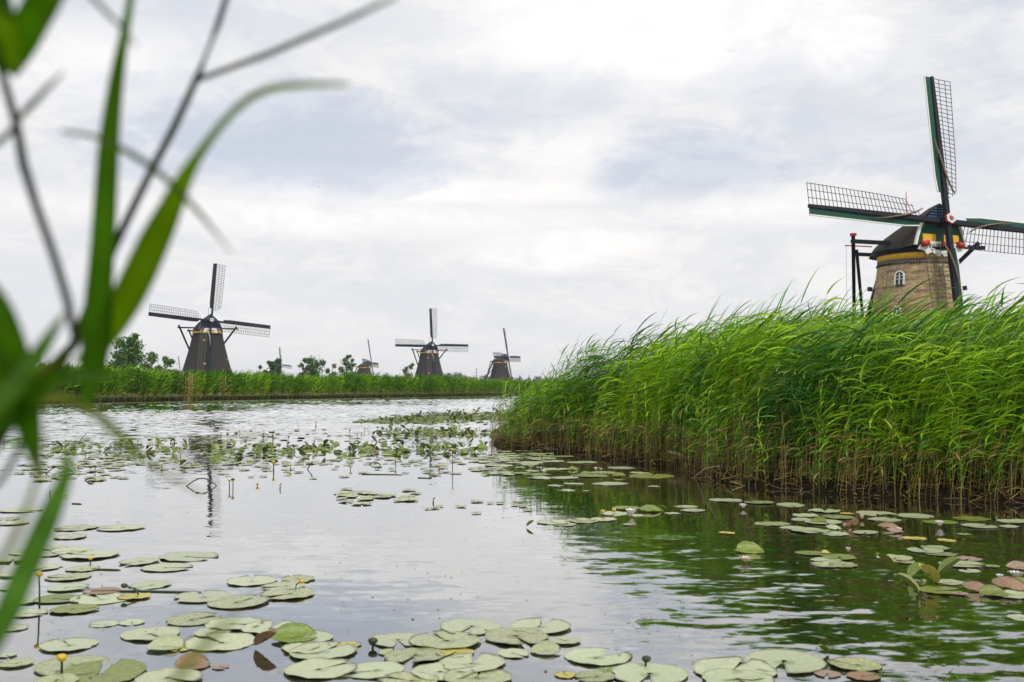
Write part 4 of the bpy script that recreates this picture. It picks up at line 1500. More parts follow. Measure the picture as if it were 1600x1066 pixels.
cluster('in the raft at the bottom centre', Z8, [(900, 213, 270), (1180, 217, 270), (1080, 255, 280), (795, 275, 315), (590, 268, 240), (1290, 275, 140), (1068, 327, 135), (1200, 318, 130, 'curl', 'pad'), (1415, 340, 290), (665, 333, 265), (560, 322, 110),
        (830, 320, 170, 'flat', 'pad_y'), (190, 300, 170), (270, 322, 290), (380, 290, 110, 'flat', 'pad_y'), (900, 370, 290), (765, 402, 270), (500, 395, 260), (260, 395, 310), (920, 430, 300), (340, 410, 110), (650, 440, 250)], G1)
cluster('in the raft at the bottom right of centre', R1, [(430, 388, 250), (265, 396, 130), (170, 392, 78, 'flat', 'pad_y'), (690, 378, 270), (700, 406, 230), (850, 350, 260), (1080, 360, 165), (985, 387, 85, 'flat', 'pad_r'), (1095, 396, 105, 'flat', 'pad_b'),
        (975, 325, 46, 'upright', 'pad_g'), (1590, 212, 90), (300, 378, 60, 'flat', 'pad_g')], G1)
G2 = 'lily pads on the dark water before the near reeds'
cluster('nearest to the near reeds', R2, [(355, 220, 140), (500, 230, 130), (625, 240, 120), (60, 162, 52), (770, 265, 140)], G2)
cluster('in the long raft below the near reeds', R2, [(545, 318, 150), (640, 335, 110), (685, 283, 110), (670, 300, 90), (760, 310, 160), (830, 290, 140), (985, 275, 170), (1150, 285, 150), (1020, 300, 140), (1250, 310, 150), (1390, 297, 150),
        (700, 345, 180), (805, 338, 66, 'dome', 'pad'), (880, 333, 76, 'fold', 'pad_b'), (940, 355, 110), (820, 362, 110), (1035, 335, 90, 'dome', 'pad_b'), (1060, 352, 70, 'dome', 'pad_r'), (740, 310, 70, 'curl', 'pad_g'), (860, 275, 60, 'flat', 'pad_y')], G2)
cluster('on the open dark water at the right edge', R2, [(1410, 328, 150), (1540, 330, 80), (1560, 308, 140), (1280, 387, 80, 'flat', 'pad_y'), (1140, 378, 100, 'flat', 'pad_y'), (1350, 362, 60)], G2)
cluster('alone on the dark water', R2, [(450, 432, 120, 'curl', 'pad_g'), (365, 357, 70, 'flat', 'pad_y')], G2)
cluster('beside the pinkish half-open flower', R2, [(705, 440, 130, 'flat', 'pad_g'), (830, 455, 150, 'flat', 'pad_g'), (770, 470, 130), (850, 490, 120), (780, 490, 130), (775, 443, 40, 'curl', 'pad_y')], G2)
cluster('in the raft behind the upright leaves', R2, [(1060, 460, 150), (1190, 432, 150), (1225, 418, 120), (1250, 445, 130), (1370, 465, 110, 'flat', 'pad_r'), (1330, 485, 180), (1375, 515, 90), (1470, 495, 60), (1100, 475, 100)], G2)
cluster('in the raised group at the right', R2, [(1022, 512, 105, 'upright', 'pad_g'), (1120, 606, 120, 'upright', 'pad_g'), (1152, 552, 110, 'upright', 'pad_g'), (1205, 572, 130, 'upright', 'pad_y'), (1285, 540, 130, 'upright', 'pad_g'), (1290, 562, 120), (1240, 596, 170, 'flat', 'pad_g'),
        (1400, 592, 120, 'dome', 'pad_b'), (1540, 580, 150, 'dome', 'pad_b'), (1545, 615, 170), (1470, 612, 120, 'curl', 'pad_g'), (1330, 610, 70, 'flat', 'pad_r'), (1570, 502, 90, 'curl', 'pad_r'), (1590, 560, 70, 'dome', 'pad_g')], G2)
G3 = 'lily pads off the tip of the reed bed'
cluster('in the raft with the large domed leaf', R7, [(1050, 510, 200), (980, 550, 200), (560, 610, 240), (760, 600, 250), (900, 590, 200), (1480, 500, 170), (1520, 525, 180), (1070, 625, 80), (1225, 528, 170, 'dome', 'pad_g'), (1322, 528, 60, 'upright', 'pad_g'),
        (390, 640, 70, 'upright', 'pad_g'), (1130, 560, 120), (1380, 545, 120), (640, 625, 160)], G3)
cluster('in the pale raft below the reed tip', R7, [(1250, 360, 85), (940, 340, 260), (1230, 288, 330), (1020, 230, 200), (570, 355, 120), (650, 385, 130), (780, 390, 55), (700, 340, 150), (480, 300, 200), (820, 285, 260), (900, 262, 200), (640, 300, 200),
        (690, 242, 90, 'dome', 'pad_g'), (775, 275, 80, 'curl', 'pad_g'), (400, 225, 40, 'curl', 'pad_g'), (1005, 288, 100, 'curl', 'pad_g'), (1150, 265, 150), (560, 240, 200), (450, 275, 200, 'flat', 'pad_g'), (330, 268, 150, 'flat', 'pad_g')], G3)
cluster('close under the muddy tip of the reed bed', R7, [(600, 150, 200), (760, 190, 220), (350, 112, 150), (480, 165, 220), (250, 165, 180), (560, 185, 170), (380, 195, 220), (200, 215, 170), (120, 240, 180), (80, 275, 70, 'curl', 'pad_g'), (60, 90, 90, 'curl', 'pad_g'), (430, 130, 130)], G3)
G4 = 'raised lily leaves in the far floating mats'
cluster('in the near mat on the open water', R6, [(262, 380, 70, 'upright', 'pad_b'), (35, 385, 60, 'dome', 'pad_b'), (175, 512, 85, 'dome', 'pad_g'), (535, 434, 70, 'curl', 'pad_g'), (820, 378, 70, 'upright', 'pad_g'), (790, 378, 60, 'dome', 'pad_g'), (835, 386, 36, 'upright', 'pad_y'),
        (1000, 355, 60, 'dome', 'pad_g'), (895, 345, 40, 'upright', 'pad_g'), (915, 380, 44, 'upright', 'pad_g'), (960, 408, 36, 'upright', 'pad_g'), (1000, 410, 36, 'upright', 'pad_g'), (1090, 352, 90, 'curl', 'pad_g'), (1215, 362, 40, 'upright', 'pad_g'),
        (1290, 360, 80, 'dome', 'pad_g'), (290, 395, 90, 'curl', 'pad_g'), (360, 370, 80, 'dome', 'pad_g'), (415, 385, 50, 'curl', 'pad_g'), (620, 355, 80, 'curl', 'pad_g'), (605, 405, 70, 'curl', 'pad_g'), (740, 400, 120, 'curl', 'pad_g'), (680, 385, 60, 'dome', 'pad_b'), (140, 395, 80, 'curl', 'pad_g')], G4)
cluster('in the middle mat on the open water', R6, [(672, 290, 50, 'upright', 'pad_b'), (750, 292, 56, 'upright', 'pad_g'), (1015, 275, 64, 'dome', 'pad_g'), (1000, 300, 40, 'upright', 'pad_g'), (1110, 275, 84, 'dome', 'pad_g'), (1085, 292, 44, 'upright', 'pad_y'), (1205, 300, 70, 'curl', 'pad_g'),
        (1305, 285, 60, 'dome', 'pad_g'), (1360, 300, 56, 'upright', 'pad_g'), (880, 295, 50, 'dome', 'pad_g'), (1245, 278, 40, 'dome', 'pad_y'), (790, 278, 50, 'curl', 'pad_g'), (1160, 305, 50, 'dome', 'pad_g')], G4)
cluster('in the farthest mat beside the reed tip', R6, [(873, 205, 30, 'upright', 'pad_b'), (962, 215, 40, 'upright', 'pad_g'), (905, 218, 40, 'dome', 'pad_g'), (850, 218, 50, 'dome', 'pad_g'), (1020, 225, 50, 'curl', 'pad_g'), (1065, 175, 26, 'dome', 'pad_b'), (1120, 195, 40, 'dome', 'pad_y'),
        (1170, 192, 30, 'upright', 'pad_r'), (1235, 165, 40, 'dome', 'pad_y'), (1320, 185, 56, 'dome', 'pad_g'), (1385, 195, 56, 'dome', 'pad_g'), (1280, 168, 40, 'dome', 'pad_g'), (1200, 215, 50, 'curl', 'pad_g'), (1310, 225, 50, 'dome', 'pad_g'), (760, 218, 50, 'dome', 'pad_g'), (1110, 222, 50, 'dome', 'pad_g'), (1390, 165, 50, 'dome', 'pad_y')], G4)
Z5 = (40, 600, 4.0)
cluster('in the left mat before the dark mill reflection', Z5, [(1295, 412, 60, 'upright', 'pad_g'), (1180, 478, 120, 'curl', 'pad_g'), (1430, 410, 70, 'dome', 'pad_g'), (1475, 425, 70, 'dome', 'pad_b'), (1405, 490, 70, 'curl', 'pad_g'), (380, 450, 50, 'upright', 'pad_g'), (860, 415, 110, 'curl', 'pad_g'),
        (770, 420, 80, 'flat', 'pad_g'), (507, 510, 56, 'flat', 'pad_g'), (410, 538, 36, 'upright', 'pad_g'), (100, 400, 50, 'dome', 'pad_g'), (90, 555, 60, 'dome', 'pad_g'), (250, 500, 60, 'upright', 'pad_g'), (200, 415, 70, 'dome', 'pad_g'), (1085, 462, 40, 'upright', 'pad_g'), (1260, 575, 50, 'curl', 'pad_g'),
        (340, 380, 70, 'curl', 'pad_g'), (660, 425, 80, 'dome', 'pad_g'), (1080, 420, 60, 'dome', 'pad_b'), (1180, 425, 80, 'curl', 'pad_g'), (560, 450, 70, 'curl', 'pad_g'), (970, 420, 60, 'curl', 'pad_g'), (250, 708, 50, 'dome', 'pad_g')], G4)

# the rest of the mats: more pads than one could count
rest, pale = MB(), MB()
rr_ = np.random.default_rng(8)


def scatter(n, f, size, into=None, kinds=('flat',)):
    for _ in range(n):
        px_, py_ = f()
        p = at(px_, py_)
        kd = kinds[rr_.integers(len(kinds))]
        V, F = PADS_LO[kd][rr_.integers(len(PADS_LO[kd]))]
        s_ = size * rr_.uniform(0.55, 1.2)
        a = rr_.uniform(0, 6.283)
        ca, sa = math.cos(a), math.sin(a)
        Vv = [(p[0] + s_ * (x * ca - y * sa), p[1] + s_ * (x * sa + y * ca), 0.006 + 0.010 * rr_.random() + s_ * z) for x, y, z in V]
        (into or rest).add(Vv, F)


PADS_LO = {kd: [pad_geo(rp, kd, 11) for _ in range(4)] for kd in ('flat', 'dome', 'curl', 'upright')}
mixk = ('flat', 'flat', 'curl', 'upright', 'curl', 'dome')


def band(xa, xb, ya, yb):
    return lambda: (rr_.uniform(xa, xb), rr_.normal((ya + yb) / 2, (yb - ya) / 3.2))


def wedge():
    # farthest mat: begins near column 550 and widens towards the reeds
    t = rr_.random() ** 0.6
    return 550 + 300 * t, 660 - 14 * t + rr_.normal(0, 1.0 + 6.5 * t)


scatter(420, wedge, 0.12, kinds=('upright', 'dome', 'curl', 'dome'))
scatter(700, wedge, 0.15, kinds=('flat',))
scatter(190, band(590, 800, 671, 684), 0.10, kinds=mixk)
scatter(200, band(400, 770, 692, 712), 0.09, kinds=mixk)
scatter(150, band(70, 430, 693, 716), 0.085, kinds=mixk)
scatter(110, band(30, 200, 706, 750), 0.11, pale)
scatter(210, band(200, 800, 708, 738), 0.085, pale)
scatter(150, band(360, 700, 666, 690), 0.085, pale)
scatter(160, band(60, 420, 678, 700), 0.08, pale)
scatter(22, band(520, 650, 770, 786), 0.12, pale)
scatter(12, band(660, 830, 780, 800), 0.07, pale)
scatter(60, band(740, 860, 706, 735), 0.13, pale)
o = pale.build('pale_lily_mat', 'pad_flat', None, True)
tag(o, 'thin scattered pale lily leaves floating flat among the mats', 'lily mat', kind='stuff')
o = rest.build('floating_lily_mat', 'mat_leaf', None, True)
tag(o, 'mats of small floating lily leaves too many to count across the open water', 'lily mat', kind='stuff')


# ---- dead reed lying on the mud, and specks drifting on the water
rl = np.random.default_rng(55)
lit = NB()
for _ in range(1500):
    s = rl.uniform(0, s_tip + 1.5)
    dp = rl.uniform(-0.10, 0.45)
    p, i = rb_point(s, dp)
    zg = float(np.interp(dp, [-0.10, 0.03, 0.16, 0.5], [0.0, 0.07, 0.15, 0.22]))
    a, e = rl.uniform(0, 6.283), rl.normal(0.05, 0.22)
    L = rl.uniform(0.08, 0.45)
    d = np.array((math.cos(a) * math.cos(e), math.sin(a) * math.cos(e), math.sin(e)))
    c0 = np.array((p[0], p[1], zg + 0.01)) - d * L * 0.4
    kink = rl.normal(0, 0.12, 3) * L
    pal = (TAN, BROWN, np.array((0.30, 0.22, 0.12)), np.array((0.09, 0.06, 0.03)))[rl.integers(4)]
    lit.add(*tube_np([c0, c0 + d * L * 0.5 + kink, c0 + d * L], [0.005, 0.005, 0.003], pal * rl.uniform(0.5, 1.1), 3))
o = link('dead_reed_litter', lit.mesh('dead_reed_litter'), None, 'reed_far')
tag(o, 'matted dead reed and broken stems lying on the muddy bank edge', 'reed litter', kind='stuff')
spk = NB()
for _ in range(1300):
    y_ = 4.0 + 26.0 * rl.random() ** 1.6
    x_ = rl.uniform(-0.56, 0.5) * y_
    if rl.random() < 0.5:                       # most specks drift in loose streaks
        x_ += 0.3 * math.sin(y_ * 1.7)
        y_ = round(y_ * 1.3) / 1.3 + rl.normal(0, 0.07)
    q = rl.uniform(0.004, 0.016)
    a = rl.uniform(0, 3.14)
    u = np.array((math.cos(a), math.sin(a), 0)) * q
    v = np.array((-math.sin(a), math.cos(a), 0)) * q * rl.uniform(0.25, 0.8)
    c0 = np.array((x_, y_, 0.0035))
    pal = ((0.30, 0.28, 0.12), (0.10, 0.12, 0.03), (0.40, 0.36, 0.25), (0.05, 0.04, 0.02))[rl.integers(4)]
    spk.add(np.array([c0 - u, c0 + v, c0 + u, c0 - v]), np.array([[0, 1, 2, 3]]), np.repeat(np.array(pal)[None], 4, 0))
o = link('floating_specks', spk.mesh('floating_specks'), None, 'tree_leaf')
tag(o, 'specks of seed and leaf scraps drifting on the calm water', 'debris', kind='stuff')


# ---- flowers
def yellow_flower(px_, py_, base_px, base_py, where, headr=None, bud=False):
    pb_ = at(base_px, base_py)
    d = (pb_ - CP) @ CF
    # the head stands above the stalk's foot, at the foot's distance
    r_ = ray(px_, py_)
    ph_ = CP + r_ * d
    root = empty('yellow_water_lily', pb_)
    tag(root, where, 'flower', 'yellow water lilies standing on stalks')
    hd = ph_ - pb_
    hd = np.array((hd[0], hd[1], max(hd[2], 0.03)))
    mid = hd * 0.55 + np.array((hd[0] * -0.25, 0, 0.01))
    hr = headr or 0.024
    MB().tube([(0, 0, -0.03), mid, hd], [hr * 0.3, hr * 0.27, hr * 0.25], 6).build('stalk', 'stalk', root, True)
    b = MB()
    k_ = 8
    prof = [(0.25, -0.75), (0.8, -0.45), (1.05, 0.1), (0.85, 0.6), (0.45, 0.75), (0.05, 0.7)]
    for q, z in prof:
        for j in range(k_):
            a = 2 * math.pi * j / k_
            e = 1 + 0.10 * math.cos(4 * a)
            b.v.append((hd[0] + hr * q * e * math.cos(a), hd[1] + hr * q * e * math.sin(a), hd[2] + hr * z))
    for i in range(len(prof) - 1):
        for j in range(k_):
            b.f.append((i * k_ + j, i * k_ + (j + 1) % k_, (i + 1) * k_ + (j + 1) % k_, (i + 1) * k_ + j))
    b.build('flower_head', 'stalk' if bud else 'nuphar', root, True)


def white_flower(px_, py_, wpx, where, pink=False, shut=0.35):
    p = at(px_, py_ + wpx * 0.25)
    d = (p - CP) @ CF
    R_ = 0.5 * wpx * d / FPX
    root = empty('white_water_lily', (p[0], p[1], 0.012))
    tag(root, where, 'flower', 'white water lilies among the pads')
    root.rotation_euler = (0, 0, rp.uniform(0, 6))
    for ring, (n, el_, ln) in enumerate(((8, 0.35 + shut, 1.0), (7, 0.75 + shut * 0.8, 0.9), (5, 1.15 + 0.2 * shut, 0.75))):
        for j in range(n):
            a = 2 * math.pi * (j + 0.5 * ring) / n
            V = []
            for t in np.linspace(0, 1, 5):
                e2 = el_ + 0.35 * t
                c = np.array((math.cos(a) * math.cos(el_), math.sin(a) * math.cos(el_), math.sin(e2) * 0.95)) * R_ * ln * t
                wq = R_ * 0.27 * math.sin(math.pi * min(0.97, 0.12 + 0.85 * t)) ** 0.8
                sd = np.array((-math.sin(a), math.cos(a), 0)) * wq
                V += [c - sd + (0, 0, wq * 0.35), c, c + sd + (0, 0, wq * 0.35)]
            F = [(3 * i + q, 3 * i + q + 1, 3 * i + q + 4, 3 * i + q + 3) for i in range(4) for q in (0, 1)]
            MB().add(V, F).build('petal', 'petal_p' if pink and ring == 0 else 'petal', root, True)
    MB().lathe([(R_ * 0.10, 0.0), (R_ * 0.22, R_ * 0.25), (R_ * 0.20, R_ * 0.42), (R_ * 0.05, R_ * 0.45)], 9).build('flower_centre', 'nuphar', root, True)


def zz(fr, x, y):
    return fr[0] + x / fr[2], fr[1] + y / fr[2]


yellow_flower(*zz(Z7, 178, 575), *zz(Z7, 180, 735), 'yellow bud on a tall dark stalk in the left raft of pads', 0.020)
yellow_flower(*zz(Z7, 281, 955), *zz(Z7, 281, 1030), 'orange-yellow bud on a short stalk in the bottom left corner', 0.022)
yellow_flower(*zz(Z7, 1374, 608), *zz(Z7, 1338, 650), 'yellow bud slanting over pale pads left of the bottom centre', 0.017)
yellow_flower(*zz(Z7, 565, 628), *zz(Z7, 640, 672), 'dark green bud on a bent stalk beside a ragged pad', 0.020, True)
yellow_flower(*zz(Z7, 411, 510), *zz(Z7, 411, 522), 'low yellow bud touching the water beyond the left raft', 0.016)
yellow_flower(*zz(Z8, 487, 272), *zz(Z8, 487, 298), 'dark bud alone between two rafts of pads at the bottom', 0.022, True)
yellow_flower(*zz(R1, 420, 340), *zz(R1, 417, 366), 'dark pointed bud rising behind the heart-shaped pad at the bottom', 0.020, True)
mid_y = [(Z5, 250, 352, 375), (Z5, 703, 348, 382), (Z5, 815, 360, 385), (Z5, 930, 352, 385), (Z5, 332, 510, 540), (Z5, 433, 515, 545), (Z5, 968, 430, 470), (Z5, 1045, 505, 515), (Z5, 1140, 515, 525), (Z5, 1550, 487, 545), (Z5, 1275, 603, 655), (Z5, 1296, 598, 655),
         (Z5, 1450, 632, 640), (Z5, 852, 503, 525), (Z5, 1020, 320, 348), (Z5, 1220, 305, 328), (Z5, 1265, 305, 325), (Z5, 1318, 300, 322), (Z5, 1337, 293, 312), (Z5, 1545, 315, 345),
         (R6, 533, 265, 300), (R6, 617, 252, 275), (R6, 185, 300, 335), (R6, 100, 440, 490), (R6, 195, 462, 492), (R6, 538, 472, 490), (R6, 793, 425, 465), (R6, 1118, 375, 490), (R6, 1040, 465, 480), (R6, 690, 245, 262), (R6, 97, 290, 318), (R6, 340, 215, 250), (R6, 240, 237, 255), (R6, 577, 285, 320)]
mid_y = sorted(((zz(f, x, y), zz(f, x - 3 + 6 * rp.random(), yb)) for f, x, y, yb in mid_y), key=lambda q: q[0][0])
for i, (hd, ft) in enumerate(mid_y):
    where = 'of the yellow buds on thin stalks in the far mats, '
    lab = f"{'left' if i < 17 else 'right'} half"
    yellow_flower(*hd, *ft, nth(i % 17) + ' ' + where + lab, 0.024 if ft[1] < 700 else 0.021, bud=bool(i % 4 == 2))
for fr, x, y, yb, lab in ((R7, 473, 132, 180, 'yellow bud standing by the muddy reed tip'), (R7, 680, 228, 255, 'yellow bud in front of the domed green leaf below the reed tip'), (R7, 895, 533, 550, 'yellow bud left of the white lily by the large domed leaf'),
                          (R7, 975, 528, 540, 'small yellow bud right beside the white lily near the large domed leaf'), (R7, 480, 215, 250, 'dark green bud above the white lily under the reed tip')):
    yellow_flower(*zz(fr, x, y), *zz(fr, x, yb), lab, 0.022, 'dark' in lab)

wf = [(R2, 430, 245, 42, 'white lily beside the pads nearest to the near reeds'), (R2, 925, 292, 40, 'pinkish white lily standing in the long raft below the near reeds', True, 0.7), (R2, 1250, 318, 50, 'white lily with its mirror image on the dark open water'),
      (R2, 1185, 566, 40, 'half-shut cream lily among the raised leaves', True, 0.8), (R2, 1500, 542, 44, 'cream lily at the right, left of the larger white one'), (R2, 1565, 532, 62, 'large white lily near the right edge'), (R2, 868, 430, 40, 'pinkish half-open lily over green pads', True, 0.6),
      (R2, 1080, 345, 36, 'small lily beside the brown domed leaf'), (R2, 440, 468, 56, 'faded pinkish lily lying low on the dark water', True, 0.1), (R2, 875, 350, 24, 'red-tinged bud under the folded brown leaf', True, 0.9),
      (R7, 490, 258, 56, 'white lily just below the reed tip'), (R7, 215, 330, 60, 'lone white lily on the open water left of the reed tip'), (R7, 850, 238, 50, 'white lily in the pale raft below the reed tip, left one'), (R7, 885, 242, 36, 'white lily in the pale raft below the reed tip, right one'),
      (R7, 1095, 540, 110, 'broad white lily beside the large domed leaf')]
for q in wf:
    white_flower(*zz(q[0], q[1], q[2]), q[3] / q[0][2], q[4], *(q[5:]))
fx = sorted([(R6, 258, 374), (R6, 323, 410), (R6, 530, 368), (R6, 556, 364), (R6, 765, 360), (R6, 995, 382), (R6, 1070, 380), (R6, 945, 285), (R6, 1235, 292), (R6, 600, 288), (R6, 320, 366), (R6, 657, 330), (R6, 1190, 205), (R6, 1120, 210), (R6, 1270, 250), (R6, 1010, 190)], key=lambda q: q[1])
for i, (f, x, y) in enumerate(fx):
    white_flower(*zz(f, x, y), rp.uniform(4.2, 6), f'{nth(i)} tiny white lily in the far mats of the open water', shut=0.5)

# ---- bare bent stalks and floating sticks in the mats
rs_ = np.random.default_rng(3)
bs = [(Z5, 1000, 640, 190, 'arc'), (Z5, 365, 605, 80, 'arc'), (Z5, 120, 560, 170, 'arc'), (Z5, 990, 505, 55, 'arc'), (Z5, 480, 430, 110, 'arc'), (Z5, 520, 380, 80, 'arc'), (R6, 290, 485, 32, 'loop'), (R6, 640, 460, 70, 'arc'), (R6, 340, 245, 14, 'up'), (R6, 330, 330, 14, 'up'), (R6, 40, 305, 16, 'up'),
      (R6, 135, 595, 14, 'up'), (R6, 1005, 680, 16, 'up'), (Z5, 325, 372, 60, 'slant'), (Z5, 290, 750, 60, 'flat'), (R6, 600, 515, 230, 'flat'), (R6, 920, 535, 80, 'flat'), (Z7, 420, 655, 500, 'flat'), (Z7, 420, 555, 130, 'flat'), (Z5, 150, 690, 12, 'up'), (Z5, 1480, 325, 18, 'up')]
bs = sorted(((*zz(f, x, y), w_ / f[2], kd) for f, x, y, w_, kd in bs), key=lambda q: q[0])
names = {'arc': 'bent bare lily stalk arching out of the water', 'loop': 'bare lily stalk looped upright', 'up': 'short bare stalk poking out of the water', 'slant': 'bare slanting twig in the left mat', 'flat': 'dark stem floating flat on the water'}
byk = {}
for q in bs:
    byk.setdefault(q[3], []).append(q)
for kd, qs in byk.items():
    for i, (px_, py_, w_, _) in enumerate(qs):
        p = at(px_, py_); q = at(px_ + w_, py_ + (0.6 if kd == 'flat' else 0))
        L = np.linalg.norm(q - p)
        dv = (q - p) / L
        up = np.array((0, 0, 1.0))
        rr = 0.008 if p[1] > 9 else 0.006
        if kd == 'arc':
            pts = [dv * L * t + up * (L * 0.28 * math.sin(math.pi * t) - 0.01) + np.array((0, 0.2 * L * t, 0)) for t in np.linspace(0, 1, 9)]
        elif kd == 'loop':
            pts = [dv * L * (0.5 - 0.5 * math.cos(t)) + up * (L * 0.65 + L * 0.75 * math.sin(t - 1.57)) for t in np.linspace(0, 6.0, 13)]
        elif kd == 'up':
            pts = [(0, 0, -0.02), dv * L * 0.2 + up * L * 0.7, dv * L * 0.1 + up * L * 1.5, dv * L * 0.8 + up * L * 2.2]
        elif kd == 'slant':
            pts = [(0, 0, -0.02), dv * L * 0.5 + up * L * 0.6, dv * L + up * L * 1.15]
        else:
            pts = [dv * L * t + np.array((0, 0.02 * L * math.sin(5 * t), 0.004)) for t in np.linspace(0, 1, 6)]
        o = MB().tube(pts, [rr] * (len(pts) - 1) + [rr * 0.5], 5).build('bare_stalk', 'stalk', None, True)
        o.location = p
        tag(o, ('' if len(qs) == 1 else nth(i) + ' ') + names[kd], 'stalk', 'bare stalks among the lilies')

# ---- a coot swimming by the farthest mat, and a bird high up
pc = at(653, 653.5)
b = MB()
path = [(-0.19, 0, 0.06), (-0.14, 0, 0.075), (-0.06, 0, 0.075), (0.03, 0, 0.07), (0.09, 0, 0.085), (0.115, 0, 0.14), (0.12, 0, 0.20), (0.135, 0, 0.235), (0.16, 0, 0.235), (0.185, 0, 0.228), (0.215, 0, 0.218)]
b.tube(path, [0.008, 0.045, 0.085, 0.085, 0.06, 0.032, 0.028, 0.036, 0.032, 0.014, 0.003], 10)
o = b.build('coot', 'coot', None, True)
o.location = pc
o.scale = (1.15, 1.15, 1.15)
o.rotation_euler = (0, 0, 0.9)
tag(o, 'small black water bird swimming at the edge of the farthest lily mat', 'bird')
pf = at_dist(498.5, 293, 190)
b = MB()
b.tube([(0, -0.16, 0), (0, -0.05, 0.0), (0, 0.08, 0), (0, 0.17, 0.01)], [0.01, 0.05, 0.045, 0.01], 8)
for sg in (-1, 1):
    b.add([(0, -0.06, 0.01), (sg * 0.22, -0.05, 0.09), (sg * 0.42, 0.05, 0.04), (sg * 0.2, 0.05, 0.08), (0, 0.06, 0.01), (sg * 0.2, 0.0, 0.07)], [(0, 1, 5, 4), (1, 2, 3, 5), (5, 3, 4, 4)[:3]])
o = b.build('flying_bird', 'coot', None, True)
o.location = pf
o.rotation_euler = (0.2, 0.1, 0.8)
tag(o, 'tiny dark bird flying high in the cloudy sky', 'bird')


# ------------------------------------------------------------------ the reeds right in front of the lens
def fg_leaf(root, pts, depth, width, colr, tilt=0.0, n=22, name='leaf'):
    """a blade traced as (px, py, width px); its distance from the lens runs from depth[0] to depth[1]"""
    P = np.array(pts, float)
    s = np.concatenate([[0], np.cumsum(np.hypot(*np.diff(P[:, :2], axis=0).T))]); s /= s[-1]
    t = np.linspace(0, 1, n)

    def smooth(c):
        # Catmull-Rom through the traced points
        out_ = []
        for tt in t:
            i = min(max(int(np.searchsorted(s, tt)) - 1, 0), len(s) - 2)
            u = (tt - s[i]) / (s[i + 1] - s[i])
            p0, p1, p2, p3 = c[max(i - 1, 0)], c[i], c[i + 1], c[min(i + 2, len(c) - 1)]
            out_.append(0.5 * (2 * p1 + (p2 - p0) * u + (2 * p0 - 5 * p1 + 4 * p2 - p3) * u * u + (3 * p1 - p0 - 3 * p2 + p3) * u ** 3))
        return np.array(out_)
    X, Y, Wd = smooth(P[:, 0]), smooth(P[:, 1]), np.clip(smooth(P[:, 2]), 0.5, None)
    D = depth[0] + (depth[1] - depth[0]) * t
    base = np.array(root.location)
    path = np.array([CP + ray(x, y) * d for x, y, d in zip(X, Y, D)])
    w_ = Wd * D / FPX
    dd = np.gradient(path, axis=0); dd /= np.linalg.norm(dd, axis=1)[:, None]
    view = path - CP; view /= np.linalg.norm(view, axis=1)[:, None]
    side = np.cross(dd, view); side /= np.linalg.norm(side, axis=1)[:, None]
    nrm = np.cross(side, dd)
    tw = tilt + 0.25 * np.sin(3 * t)
    sv = side * np.cos(tw)[:, None] + nrm * np.sin(tw)[:, None]
    V, Q_, C = ribbon(path - base, w_ / max(0.6, math.cos(tilt)), sv, colr, fold=0.35)
    # paler midrib, uneven tone along the blade, browned tip
    C = C.copy()
    tone = 1 + 0.22 * np.sin(t * 9 + X[0]) * np.sin(t * 23 + Y[0])
    C *= np.repeat(tone, 3)[:, None]
    C[1::3] *= 1.35
    tipw = np.repeat(np.clip((t - 0.86) / 0.14, 0, 1) * 0.7, 3)[:, None]
    C = C * (1 - tipw) + np.array((0.16, 0.11, 0.04)) * tipw
    o = link(name, mesh_np(name, V, Q_, C), root, 'fg_leaf')
    return o


def fg_stem(root, pts, depth, colr, name='stem'):
    P = np.array(pts, float)
    base = np.array(root.location)
    D = np.linspace(depth[0], depth[1], len(P))
    path = [CP + ray(x, y) * d - base for (x, y, _), d in zip(P, D)]
    rr = [0.62 * w_ * d / FPX for w_, d in zip(P[:, 2], D)]
    V, Q_, C = tube_np(path, rr, colr, 7)
    return link(name, mesh_np(name, V, Q_, C), root, 'fg_leaf')


FGA, FGB, FGD, OLV = (0.040, 0.112, 0.003), (0.10, 0.185, 0.003), (0.020, 0.06, 0.004), (0.11, 0.14, 0.010)
plA = empty('reed_plant', (-0.52, 0.62, 0.33))
tag(plA, 'blurred reed close to the lens with two broad upright green leaves', 'reed', 'blurred reeds close to the lens')
ba = np.array(plA.location)
fg_stem(plA, [(-330, 1700, 12), (-120, 1050, 12), (-40, 760, 12), (40, 612, 13), (115, 540, 13), (150, 450, 12), (190, 362, 11), (235, 270, 10), (272, 200, 10), (308, 122, 9), (340, 40, 8), (362, -30, 7), (400, -140, 5)], (0.72, 0.78), np.array([OLV] * 5 + [(0.03, 0.045, 0.02)] * 8))
fg_leaf(plA, [(130, 640, 14), (142, 600, 26), (150, 540, 46), (154, 470, 42), (160, 390, 38), (165, 310, 36), (169, 240, 33), (176, 170, 27), (186, 100, 20), (197, 40, 14), (210, -40, 9), (225, -120, 3)], (0.70, 0.66), 0, FGA)
fg_leaf(plA, [(120, 565, 14), (152, 545, 30), (185, 490, 46), (212, 440, 50), (240, 380, 48), (262, 335, 40), (285, 285, 28), (312, 240, 16), (350, 190, 12), (395, 150, 12), (450, 134, 11), (545, 132, 5)], (0.72, 0.58), 0, FGB)
fg_leaf(plA, [(306, 126, 8), (360, 106, 9), (420, 84, 10), (480, 58, 10), (545, 30, 9), (620, -6, 6)], (0.77, 0.60), 0, (0.03, 0.05, 0.02), 0.2)
fg_leaf(plA, [(95, 205, 5), (150, 214, 8), (192, 234, 10), (238, 262, 11), (272, 292, 11), (312, 334, 8), (335, 362, 5), (362, 395, 2)], (0.62, 0.66), 0, (0.045, 0.075, 0.01), 0.2)
